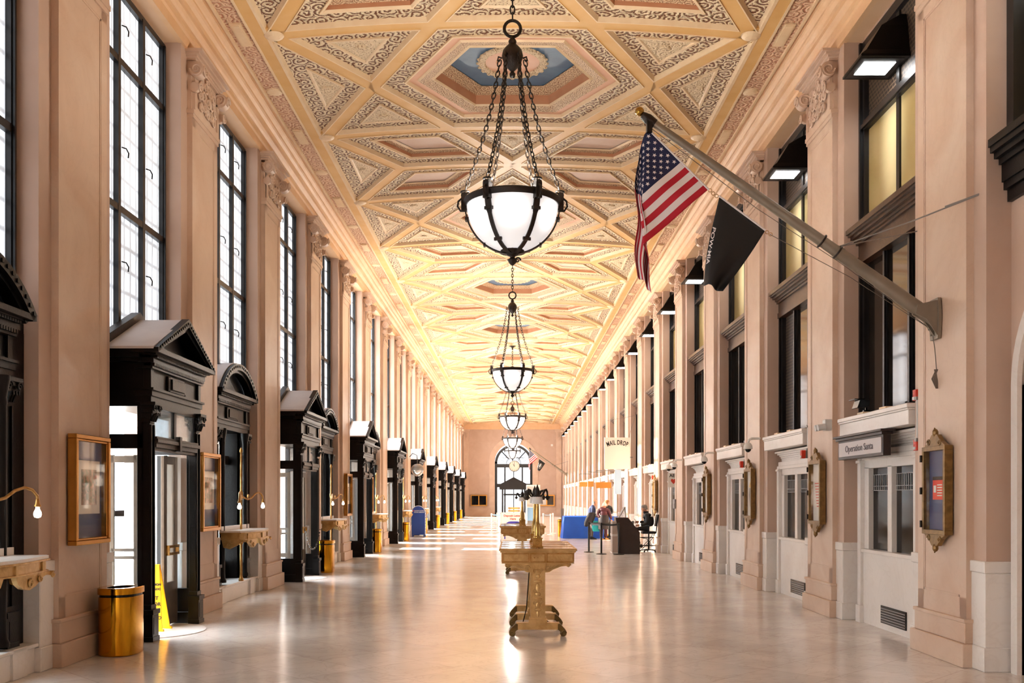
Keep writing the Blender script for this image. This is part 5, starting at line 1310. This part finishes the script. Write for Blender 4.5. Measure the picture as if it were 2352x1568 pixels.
t = thing('lectern', 'dark brown slant-sided lectern with pale front edge', 'lectern', (3.72, 30.95, 0))
m = MB(); prof = [(-.28, 0), (.36, 0), (.36, .70), (-.02, 1.17), (-.42, 1.17)]
m.prism(prof, -.30, .30, 'y'); m.build('body', 'walnut', t, bevel=.006)
m = MB(); m.loft([[(-.52, -.26, z), (-.28 - .0 + (-.12 * z / 1.1), -.31, z), (-.28 - (.12 * z / 1.1), .31, z), (-.52, .26, z)] for z in (.02, 1.05)]); m.build('front_panel', 'grey_taupe', t)
m = MB()
for z in (.03, .58, .62): m.box(-.53, -.30 - .1 * z, -.315, .315, z, z + .02)
m.build('trim_band', 'lightgrey', t)
t = thing('display_easel', 'slanted grey display frame standing on the lectern', 'frame', (3.52, 31.0, 1.172))
m = MB(); m.prism([(-.10, 0), (-.07, 0), (.12, .34), (.09, .34)], -.22, .22, 'y'); m.build('panel', 'grey', t); m = MB(); m.prism([(.10, .33), (.13, .33), (.16, 0), (.14, 0)], -.1, .1, 'y'); m.build('stay', 'lightgrey', t)

t = thing('covered_table', 'long table under a bright blue cloth reaching the floor', 'table', (3.16, 43.35, 0))
m = MB(); nx, ny = 44, 6; hw, hd = .86, .85
vs = []
def cloth_ring(f, z, wv):
    pts = []
    N = 80
    for i in range(N):
        a = 2 * PI * i / N; ca, sa = math.cos(a), math.sin(a); q = max(abs(ca), abs(sa)); r_ = 1 / q
        x, y = ca * r_ * hw, sa * r_ * hd; w_ = 1 + wv * (math.sin(a * 11) * .5 + math.sin(a * 7 + 1) * .5)
        pts.append((x * f * w_, y * f * w_, z))
    return pts
m.loft([cloth_ring(.35, .99, 0), cloth_ring(.95, .985, 0), cloth_ring(1, .96, 0), cloth_ring(1.03, .75, .015), cloth_ring(1.06, .4, .035), cloth_ring(1.11, .03, .06), cloth_ring(1.10, .004, .06)])
m.build('tablecloth', 'cloth', t, smooth=True)
m = MB()
for x in (-.7, .7):
    for y in (-.7, .7): m.add(*cyl((x, y, 0), (x, y, .9), .02, 8))
m.build('table_frame', 'grey', t)
t = thing('display_cart', 'pale low display cart with yellow edge behind the visitors', 'cart', (4.50, 43.0, 0)); t.scale = (.9, 1, 1)
m = MB(); m.box(-.36, .33, -.3, .3, .0, .12); m.build('base', 'dark', t); m = MB(); m.box(-.36, .33, -.3, .3, .12, .18); m.build('edge_strip', 'yellow', t); m = MB(); m.box(-.34, .31, -.28, .28, .18, .75); m.build('cabinet', 'white', t); m = MB(); m.box(-.37, .34, -.3, .3, .75, .97); m.build('blue_top', 'cloth', t)
b2 = copy_tree(bn); b2.location = (2.27, 44.6, 0); b2.scale = (.8, 1, 1.02); b2['label'] = 'polished brass waste bin left of the blue covered table'; b2['group'] = 'brass waste bins'
t = thing('black_bin', 'black bin between the brass bin and the blue table', 'bin', (2.52, 44.9, 0)); m = MB(); m.lathe([(.14, 0), (.15, .70), (.155, .72), (.12, .74)], 20); m.build('bin_body', 'belt', t, smooth=True); m = MB(); m.lathe([(.156, .66), (.158, .70)], 20); m.build('band', 'navy', t)
t = thing('floor_speaker', 'slim dark grey tower standing near the far right corner', 'tower', (4.15, 79.5, 0)); m = MB(); m.box(-.3, .3, -.2, .2, 0, .04); m.build('base', 'dark', t); m = MB(); m.box(-.12, .10, -.1, .1, .04, .92); m.build('column', 'grey_dark', t)

# letter sign, tall cabinet, clock, boards
t = thing('letter_sign', 'cream sign reading Deposit Letters Here above a blue mailbox picture', 'sign', (.02, 39.6, 0))
m = MB(); m.box(-.50, .50, -.03, .03, .03, 1.17); m.build('sign_board', 'paper', t); m = MB(); m.box(-.52, .52, -.04, .04, 1.17, 1.2); m.box(-.52, .52, -.04, .04, 0, .03); m.box(-.52, -.50, -.04, .04, 0, 1.2); m.box(.50, .52, -.04, .04, 0, 1.2); m.build('sign_frame', 'lightgrey', t)
lettering('Deposit Letters', .12, 'redink', t, (0, -.034, 1.06), (PI / 2, 0, 0), bold=.003); lettering('Here', .12, 'redink', t, (0, -.034, .93), (PI / 2, 0, 0), bold=.003)
m = MB(); ar = [(-.36, .10)] + [(-.36 + .0 * i, .35 + .02 * i) for i in range(1)] + [(-.10 - .26 * math.cos(PI * i / 10), .55 + .28 * math.sin(PI * i / 10)) for i in range(0, 6)] + [(.18 + .2 * math.sin(PI * i / 10), .60 + .23 * math.cos(PI * i / 10)) for i in range(0, 6)] + [(.38, .10), (.33, .10), (.33, .30), (-.31, .30), (-.31, .10)]
m.prism(ar, -.038, -.031, 'y'); m.build('mailbox_picture', 'purple_blue', t)
m = MB(); m.prism([(.10, .78), (.32, .78), (.22, .60)], -.044, -.039, 'y'); m.build('slot_picture', 'ink', t); m = MB(); m.box(-.2, .02, -.044, -.039, .50, .57); m.build('plate_picture', 'white', t)
t = thing('display_cabinet', 'tall white framed glass cabinet behind the lamp columns', 'cabinet', (1.28, 59.0, 0))
m = MB()
for x0, x1, z0, z1 in ((-.42, -.37, 0, 2.6), (.37, .42, 0, 2.6), (-.02, .02, 1.25, 2.5), (-.37, .37, 2.5, 2.6), (-.37, .37, 0, .1), (-.37, .37, 1.2, 1.25)): m.box(x0, x1, -.2, .2, z0, z1)
m.build('cabinet_frame', 'white', t); m = MB(); m.box(-.38, .38, .1, .12, 1.25, 2.5); m.build('back_panel', 'white', t); m = MB(); m.box(-.36, 0, -.1, .1, .4, 1.2); m.build('blue_panel', 'banner_b', t); m = MB(); m.box(-.36, .36, -.1, .1, .1, .4); m.build('base_panel', 'grey', t)
t = thing('hanging_clock', 'round white-faced clock hanging below the farthest chandelier', 'clock', (.17, 86.0, 4.65))
m = MB(); m.add(*cyl((0, -.10, 0), (0, .10, 0), .50, 36)); m.build('case', 'bronze_dark', t, smooth=True); m = MB(); m.add(*cyl((0, -.115, 0), (0, -.10, 0), .45, 36)); m.build('dial', 'dial', t)
m = MB()
for i in range(12): a = 2 * PI * i / 12; m.box(-.012, .012, -.122, -.116, .34, .42, Matrix.Rotation(a, 4, 'Y'))
m.build('hour_marks', 'ink', t); m = MB(); m.box(-.02, .02, -.13, -.124, -.05, .24, Matrix.Rotation(-.55, 4, 'Y')); m.build('hour_hand', 'ink', t); m = MB(); m.box(-.014, .014, -.136, -.13, -.06, .38, Matrix.Rotation(-.03, 4, 'Y')); m.build('minute_hand', 'ink', t)
m = MB(); m.box(-.8, .8, -.03, .03, .75, .80); m.tube([(-.6, 0, .75), (-.3, 0, .42)], .02, 6); m.tube([(.6, 0, .75), (.3, 0, .42)], .02, 6); m.tube([(0, 0, .8), (0, 0, 4.98)], .015, 6); m.build('hanger', 'bronze_dark', t)
t = thing('road_board', 'orange and white striped board outside the far door', 'barrier', (.2, 90.0, 0)); m = MB()
for z in (.5, .75): m.box(-.6, .5, -.03, .03, z, z + .16)
m.build('board', 'orangeb', t); m = MB(); m.box(-.5, -.45, -.2, .2, 0, .95); m.box(.35, .4, -.2, .2, 0, .95); m.build('foot_frame', 'grey', t)

# blue mailbox and dome mirror on the left
t = thing('mailbox', 'dark blue round-topped mailbox with white lettering, left side', 'mailbox', (-4.36, 44.6, 0))
m = MB(); arc = [(-.31, .08)] + [(-.31 * math.cos(PI * i / 16), 1.12 + .31 * math.sin(PI * i / 16)) for i in range(17)] + [(.31, .08)]
m.prism(arc, -.28, .28, 'y'); m.build('body', 'mailblue', t, smooth=True, bevel=.012)
m = MB()
for x in (-.27, .27):
    for y in (-.24, .24): m.box(x - .03, x + .03, y - .03, y + .03, 0, .09)
m.build('feet', 'mailblue', t)
m = MB(); o1 = [(-.325 * math.cos(PI * i / 16), 1.12 + .325 * math.sin(PI * i / 16)) for i in range(17)]; o2 = [(-.30 * math.cos(PI * i / 16), 1.12 + .30 * math.sin(PI * i / 16)) for i in range(16, -1, -1)]; m.prism(o1 + o2, -.285, -.27, 'y'); m.build('rim', 'lightgrey', t)
m = MB()
for i in range(9): m.box(.312, .318, -.15, .0, .12 + i * .13, .20 + i * .13)
m.build('side_notices', 'white', t)
lettering('UNITED STATES', .062, 'white', t, (.04, -.285, 1.20), (PI / 2, 0, 0), bold=.001); lettering('POSTAL SERVICE', .062, 'white', t, (.04, -.285, 1.13), (PI / 2, 0, 0), bold=.001)
m = MB(); m.prism([(-.27, 1.20), (-.20, 1.24), (-.19, 1.20), (-.23, 1.17)], -.288, -.281, 'y'); m.build('eagle_mark', 'redink', t)
t = thing('globe_lamp', 'big grey domed globe on a curved arm above the mailbox', 'lamp', (-3.95, 39.8, 2.95))
m = MB(); m.tube([(-.32, 0, .55), (-.2, 0, .70), (-.02, 0, .62), (.0, 0, .35), (0, 0, .24)], .02, 8); m.build('arm', 'grey_dark', t, smooth=True)
m = MB(); m.lathe([(.27, -.02), (.28, .0), (.26, .1), (.2, .19), (.1, .245), (.02, .26)], 24); m.build('dome_cap', 'grey', t, smooth=True); m = MB(); m.lathe([(.02, -.26), (.1, -.24), (.19, -.17), (.24, -.07), (.25, -.0), (.1, -.01)], 24); m.build('globe', 'silver', t, smooth=True)

# chain across the second entrance box
t = thing('rope_barrier', 'dark chain hung across the second gabled entrance box', 'chain', (-4.46, bc(3), 1.1)); m = MB()
N = 24
for i in range(N):
    u = -.8 + 1.6 * (i + .5) / N; z = -.45 * (1 - (u / .8) ** 2) + .0
    m.tube([(0 + (.012 * math.cos(a) if i % 2 else 0), u + .045 * math.sin(a), z + (0 if i % 2 else .014 * math.cos(a))) for a in [2 * PI * j / 8 for j in range(8)]], .008, 5, True)
m.build('links', 'dark', t)

# ------------------------------------------------------------------ people
def skinned(name, nodes, edges, mat, parent, sub=1, smooth=True):
    """nodes: (x,y,z,rx[,ry]); first node is the root"""
    me = bpy.data.meshes.new(name); me.from_pydata([n[:3] for n in nodes], edges, []); o = bpy.data.objects.new(name, me); COL.objects.link(o)
    md = o.modifiers.new('skin', 'SKIN'); md.use_smooth_shade = True
    sv = me.skin_vertices[0].data
    for i, n in enumerate(nodes): sv[i].radius = (n[3], n[4] if len(n) > 4 else n[3]); sv[i].use_root = (i == 0)
    if sub: s_ = o.modifiers.new('sub', 'SUBSURF'); s_.levels = sub; s_.render_levels = sub
    bpy.context.view_layer.update()
    m2 = bpy.data.meshes.new_from_object(o.evaluated_get(bpy.context.evaluated_depsgraph_get()))
    bpy.data.objects.remove(o); m2.materials.clear(); m2.materials.append(M[mat])
    for p in m2.polygons: p.use_smooth = True
    return link(name, m2, parent)
def headmesh(parent, mat_hair, loc, rz, pitch=0, bald=False, hat=False):
    R_ = Matrix.Translation(loc) @ Matrix.Rotation(rz, 4, 'Z') @ Matrix.Rotation(pitch, 4, 'X')      # face looks along -Y
    m = MB(); rings = []
    for z, rx, ry, yo in ((-.115, .025, .03, -.03), (-.10, .045, .05, -.03), (-.07, .06, .07, -.018), (-.03, .07, .085, -.005), (.01, .075, .094, .0), (.05, .076, .098, .004), (.085, .068, .088, .006), (.112, .045, .06, .006), (.124, .012, .016, .006)):
        rings.append([(rx * math.cos(a), yo + ry * math.sin(a), z) for a in [2 * PI * i / 18 for i in range(18)]])
    m.loft(rings, mat=R_)
    m.loft([[(-.012, -.088, -.03), (.012, -.088, -.03), (.012, -.112, -.035), (-.012, -.112, -.035)], [(-.006, -.09, .02), (.006, -.09, .02), (.004, -.096, .018), (-.004, -.096, .018)]], mat=R_)
    for q in (-1, 1): m.ball((q * .076, .01, -.01), .02, 8, (.45, .8, 1.4), mat=R_)
    m.tube([(0, .02, -.08), (0, .035, -.17)], [.052, .058], 12, mat=R_)
    h = m.build('head', 'skin', parent, smooth=True)
    e = MB()
    for q in (-1, 1): e.ball((q * .03, -.082, .008), .010, 8, mat=R_)
    e.box(-.022, .022, -.088, -.078, -.062, -.056, R_); e.build('eyes_and_mouth', 'face_dark', h, smooth=True)
    m = MB(); rings = []
    lo = -.02 if not bald else .0
    src = ((lo - .03, .078, .06, .045), (lo, .081, .09, .02), (.05, .082, .102, .008), (.09, .074, .092, .006), (.118, .05, .065, .006), (.132, .012, .016, .006))
    if bald: src = ((-.05, .074, .05, .05), (-.02, .079, .065, .04), (.02, .08, .07, .035), (.045, .074, .07, .034))
    if hat: src = ((-.005, .088, .105, .004), (.03, .09, .108, .004), (.075, .088, .104, .006), (.11, .07, .085, .008), (.135, .035, .04, .008), (.14, .01, .01, .008))
    for z, rx, ry, yo in src: rings.append([(rx * math.cos(a), yo + ry * math.sin(a), z) for a in [2 * PI * i / 18 for i in range(18)]])
    m.loft(rings, mat=R_)
    if hat: m.ball((0, .01, .155), .028, 8, mat=R_)
    m.build('hat' if hat else 'hair', mat_hair, parent, smooth=True)
def hand(parent, loc, R_, curl=.5):
    T = Matrix.Translation(loc) @ R_      # fingers along -Z, thumb to +X
    nodes = [(0, 0, 0, .026, .016), (0, 0, -.045, .036, .015), (0, 0, -.08, .036, .013)]; edges = [(0, 1), (1, 2)]
    m = MB()
    m.loft([[(-.025, -.012, .01), (.025, -.012, .01), (.025, .012, .01), (-.025, .012, .01)], [(-.038, -.013, -.05), (.038, -.013, -.05), (.038, .013, -.05), (-.038, .013, -.05)], [(-.036, -.011, -.085), (.036, -.011, -.085), (.036, .011, -.085), (-.036, .011, -.085)]], mat=T)
    for i, (x, l) in enumerate(((-.029, .055), (-.010, .068), (.010, .074), (.029, .066))):
        p = [(x, 0, -.08), (x, -.01 * curl * 2, -.08 - l * .45), (x, -.035 * curl * 2, -.08 - l * .8), (x, -.055 * curl * 2, -.08 - l * .9)]
        m.tube(p, [.0095, .009, .008, .007], 7, mat=T)
    m.tube([(.03, -.004, -.025), (.052, -.015, -.05), (.056, -.03, -.075)], [.012, .0105, .009], 7, mat=T)
    m.build('hand', 'skin', parent, smooth=True)

# man in navy jacket carrying a dark coat, facing right
t = thing('person', 'standing man in navy jacket with a dark coat over his arm', 'person', (3.44, 41.6, 0))
body = [(0, 0, .95, .17, .14), (0, 0, 1.12, .17, .13), (.02, 0, 1.30, .20, .14), (.05, 0, 1.42, .16, .11), (.09, 0, 1.50, .055),
        (.03, -.20, 1.40, .07), (.0, -.27, 1.16, .055), (.14, -.26, 1.02, .05), (.03, .20, 1.40, .07), (.06, .26, 1.16, .055), (.22, .22, 1.05, .05)]
skinned('body', body, [(0, 1), (1, 2), (2, 3), (3, 4), (3, 5), (5, 6), (6, 7), (3, 8), (8, 9), (9, 10)], 'navyc', t)
skinned('trousers', [(0, 0, .92, .15, .13), (.0, -.09, .80, .09), (.02, -.10, .48, .065), (.0, -.10, .10, .052), (-.02, .09, .80, .09), (-.06, .10, .48, .065), (-.08, .10, .10, .052)], [(0, 1), (1, 2), (2, 3), (0, 4), (4, 5), (5, 6)], 'trousers', t)
for x, y in ((.04, -.10), (-.04, .10)):
    m = MB(); m.loft([[(x - .11, y - .045, .0), (x + .17, y - .05, .0), (x + .17, y + .05, .0), (x - .11, y + .045, .0)], [(x - .11, y - .04, .05), (x + .16, y - .04, .035), (x + .16, y + .04, .035), (x - .11, y + .04, .05)], [(x - .09, y - .035, .12), (x + .01, y - .035, .11), (x + .01, y + .035, .11), (x - .09, y + .035, .12)]]); m.build('shoe', 'blackc', t, smooth=True)
headmesh(t, 'greyhair', (.14, 0, 1.60), PI / 2 + .25, .12, bald=True)
hand(t, (.16, -.26, 1.01), Matrix.Rotation(-1.2, 4, 'Y'), .7); hand(t, (.26, .21, 1.04), Matrix.Rotation(-1.4, 4, 'Y'), .7)
t2 = thing('folded_coat', 'dark coat hanging over the standing man\'s arm', 'coat', (3.40, 41.28, .98))
m = MB(); N = 12
def blob(rings): m.loft(rings)
blob([[(cx_ + rx * math.cos(a) * (1 + .07 * math.sin(5 * a)), ry * math.sin(a), z) for a in [2 * PI * i / 20 for i in range(20)]] for z, rx, ry, cx_ in ((.20, .05, .03, .02), (.17, .15, .075, .02), (.05, .19, .09, .0), (-.10, .20, .08, -.06), (-.25, .17, .07, -.14), (-.38, .11, .06, -.20), (-.42, .04, .03, -.22))])
m.build('coat_body', 'browncoat', t2, smooth=True)
t3 = thing('tote_bag', 'turquoise bag hanging beside the standing man', 'bag', (3.62, 41.33, .35))
m = MB(); m.loft([[(-.15, -.06, .0), (.15, -.06, .0), (.15, .06, .0), (-.15, .06, .0)], [(-.17, -.07, .2), (.17, -.07, .2), (.17, .07, .2), (-.17, .07, .2)], [(-.13, -.02, .46), (.13, -.02, .46), (.13, .02, .46), (-.13, .02, .46)]]); m.build('bag_body', 'teal', t3, bevel=.02)
m = MB(); m.tube([(-.09, 0, .45), (-.07, 0, .60), (.0, 0, .68), (.07, 0, .60), (.09, 0, .45)], .01, 6); m.build('strap', 'teal', t3)
# woman in maroon coat and white hat
t = thing('person', 'person in maroon coat and white knit hat seen from behind', 'person', (3.92, 41.2, 0))
skinned('body', [(0, 0, .92, .19, .16), (0, 0, 1.10, .18, .15), (.0, 0, 1.24, .20, .15), (.0, 0, 1.33, .15, .11), (.0, 0, 1.39, .06), (-.2, 0, 1.28, .075), (-.26, .0, 1.06, .065), (-.16, -.12, .96, .055), (.2, 0, 1.28, .075), (.28, .04, 1.05, .065), (.34, -.02, .88, .055)], [(0, 1), (1, 2), (2, 3), (3, 4), (3, 5), (5, 6), (6, 7), (3, 8), (8, 9), (9, 10)], 'maroon', t)
m = MB(); m.loft([[(rx * math.cos(a) * (1 + .04 * math.sin(6 * a)), ry * math.sin(a), z) for a in [2 * PI * i / 24 for i in range(24)]] for z, rx, ry in ((1.06, .20, .17), (.95, .235, .19), (.78, .24, .19), (.60, .235, .18), (.45, .23, .17))]); m.build('skirt_of_coat', 'browncoat', t, smooth=True)
skinned('trousers', [(0, 0, .75, .12, .10), (-.09, 0, .62, .085), (-.10, .0, .35, .075), (-.10, 0, .07, .07), (.09, 0, .62, .085), (.10, .0, .35, .075), (.10, 0, .07, .07)], [(0, 1), (1, 2), (2, 3), (0, 4), (4, 5), (5, 6)], 'maroon', t)
for x in (-.10, .12): m = MB(); m.loft([[(x - .05, -.1, 0), (x + .13, -.1, 0), (x + .13, .08, 0), (x - .05, .08, 0)], [(x - .045, -.09, .05), (x + .11, -.09, .035), (x + .11, .07, .035), (x - .045, .07, .05)], [(x - .04, -.05, .09), (x + .03, -.05, .08), (x + .03, .05, .08), (x - .04, .05, .09)]]); m.build('shoe', 'shoe', t, smooth=True)
m = MB(); m.ball((0, .06, 1.36), .12, 14, (1.15, .75, .55)); m.build('hood', 'maroon', t, smooth=True)
headmesh(t, 'wool', (.03, -.01, 1.47), PI + .5, 0, hat=True)
hand(t, (.35, -.03, .85), Matrix.Rotation(.2, 4, 'Y'), .5); hand(t, (-.13, -.14, .95), Matrix.Rotation(1.2, 4, 'X'), .6)
# third visitor behind
t = thing('person', 'brown-haired person half hidden behind the maroon coat', 'person', (4.14, 41.85, 0))
skinned('body', [(0, 0, .95, .16, .13), (0, 0, 1.15, .16, .13), (.0, 0, 1.32, .18, .13), (.0, 0, 1.42, .13, .10), (.0, 0, 1.48, .055), (-.19, 0, 1.37, .065), (-.22, -.05, 1.14, .055), (-.06, -.18, 1.10, .045), (.19, 0, 1.37, .065), (.22, -.05, 1.14, .055), (.10, -.2, 1.12, .045)], [(0, 1), (1, 2), (2, 3), (3, 4), (3, 5), (5, 6), (6, 7), (3, 8), (8, 9), (9, 10)], 'blackc', t)
skinned('trousers', [(0, 0, .92, .14, .12), (-.09, 0, .78, .085), (-.10, .0, .46, .06), (-.10, 0, .08, .05), (.09, 0, .78, .085), (.10, .0, .46, .06), (.10, 0, .08, .05)], [(0, 1), (1, 2), (2, 3), (0, 4), (4, 5), (5, 6)], 'blackc', t)
for x in (-.1, .1): m = MB(); m.loft([[(x - .045, -.16, 0), (x + .045, -.16, 0), (x + .045, .1, 0), (x - .045, .1, 0)], [(x - .04, -.15, .04), (x + .04, -.15, .04), (x + .04, .09, .07), (x - .04, .09, .07)]]); m.build('shoe', 'blackc', t)
headmesh(t, 'brownhair', (.0, -.02, 1.585), -PI / 2 + .6 + PI, .1)
hand(t, (-.04, -.20, 1.09), Matrix.Rotation(1.3, 4, 'X'), .7); hand(t, (.09, -.23, 1.11), Matrix.Rotation(1.3, 4, 'X'), .7)
# seated man facing left
t = thing('person', 'seated grey-haired man in dark jacket facing left with a phone', 'person', (4.44, 31.75, 0)); sz = .70
skinned('body', [(.10, 0, sz + .13, .16, .15), (.10, 0, sz + .30, .19, .15), (.05, 0, sz + .46, .20, .14), (.0, 0, sz + .56, .15, .11), (-.03, 0, sz + .62, .06), (.0, -.20, sz + .52, .08), (.0, -.25, sz + .26, .065), (-.22, -.16, sz + .20, .055), (.0, .20, sz + .52, .08), (-.0, .25, sz + .28, .065), (-.20, .16, sz + .30, .055)], [(0, 1), (1, 2), (2, 3), (3, 4), (3, 5), (5, 6), (6, 7), (3, 8), (8, 9), (9, 10)], 'blackc', t)
skinned('trousers', [(.10, 0, sz + .08, .15, .11), (-.05, -.10, sz + .09, .09), (-.36, -.11, sz + .08, .075), (-.30, -.11, .42, .06), (-.24, -.11, .26, .05), (-.05, .10, sz + .09, .09), (-.38, .11, sz + .06, .075), (-.30, .11, .42, .06), (-.22, .11, .26, .05)], [(0, 1), (1, 2), (2, 3), (3, 4), (0, 5), (5, 6), (6, 7), (7, 8)], 'blackc', t)
for y in (-.11, .11): m = MB(); m.loft([[(-.40, y - .045, .135), (-.15, y - .04, .17), (-.15, y + .04, .17), (-.40, y + .045, .135)], [(-.40, y - .04, .175), (-.15, y - .04, .27), (-.15, y + .04, .27), (-.40, y + .04, .175)]]); m.build('shoe', 'blackc', t, smooth=True)
m = MB(); m.lathe([(.075, sz + .58), (.095, sz + .62), (.09, sz + .66), (.07, sz + .64)], 16, (-.02, 0, 0)); m.build('collar', 'blackc', t, smooth=True)
headmesh(t, 'greyhair', (-.07, 0, sz + .75), -PI / 2, .22)
hand(t, (-.25, -.14, sz + .20), Matrix.Rotation(1.45, 4, 'Y'), .8); hand(t, (-.24, .14, sz + .31), Matrix.Rotation(1.3, 4, 'Y'), .8)
t4 = thing('phone', 'thin dark phone held by the seated man', 'phone', (4.10, 31.85, sz + .34)); m = MB(); m.box(-.004, .004, -.035, .035, -.07, .09, Matrix.Rotation(-.7, 4, 'Y')); m.build('phone_body', 'ink', t4)
t = thing('swivel_stool', 'black raised swivel chair under the seated man', 'chair', (4.52, 31.75, 0))
m = MB(); m.box(-.24, .22, -.22, .22, .615, .695); m.build('seat', 'blackc', t, bevel=.02); m = MB(); m.loft([[(.20, -.20, .86), (.25, -.2, .86), (.25, .2, .86), (.20, .2, .86)], [(.26, -.2, 1.25), (.31, -.2, 1.25), (.31, .2, 1.25), (.26, .2, 1.25)]]); m.build('backrest', 'blackc', t, bevel=.01)
m = MB(); m.tube([(.1, 0, .62), (.24, 0, .64), (.27, 0, .9)], .02, 8); m.build('back_bar', 'dark', t, smooth=True)
m = MB(); m.lathe([(.03, .06), (.03, .35), (.022, .36), (.022, .62)], 12); m.build('post', 'dark', t, smooth=True)
m = MB(); m.tube([(.23 * math.cos(a), .23 * math.sin(a), .22) for a in [2 * PI * i / 24 for i in range(24)]], .012, 6, True); m.box(-.23, .23, -.01, .01, .21, .23); m.build('foot_ring', 'dark', t, smooth=True)
for i in range(5): a = 2 * PI * i / 5 + .3; m = MB(); m.tube([(0, 0, .10), (.30 * math.cos(a), .30 * math.sin(a), .06)], [.025, .015], 6); m.ball((.30 * math.cos(a), .30 * math.sin(a), .03), .03, 8); m.build('leg', 'dark', t, smooth=True)
t = thing('folding_chair', 'grey metal folding chair behind the seated man', 'chair', (4.62, 32.75, 0))
m = MB(); m.box(-.28, .18, -.2, .2, .44, .47); m.build('seat', 'dark', t, bevel=.006); m = MB(); m.loft([[(.18, -.2, .62), (.20, -.2, .62), (.20, .2, .62), (.18, .2, .62)], [(.27, -.2, .84), (.29, -.2, .84), (.29, .2, .84), (.27, .2, .84)]]); m.build('backrest', 'grey', t)
for q in (-1, 1):
    m = MB(); m.tube([(.29, q * .21, .86), (.16, q * .21, .45), (-.26, q * .21, .01)], .011, 6); m.build('leg', 'dark', t); m = MB(); m.tube([(-.22, q * .19, .44), (.0, q * .19, .40), (.22, q * .19, .01)], .011, 6); m.build('leg', 'dark', t)
m = MB(); m.tube([(-.17, -.21, .12), (-.17, .21, .12)], .008, 6); m.tube([(.16, -.19, .12), (.16, .19, .12)], .008, 6); m.build('rungs', 'dark', t)
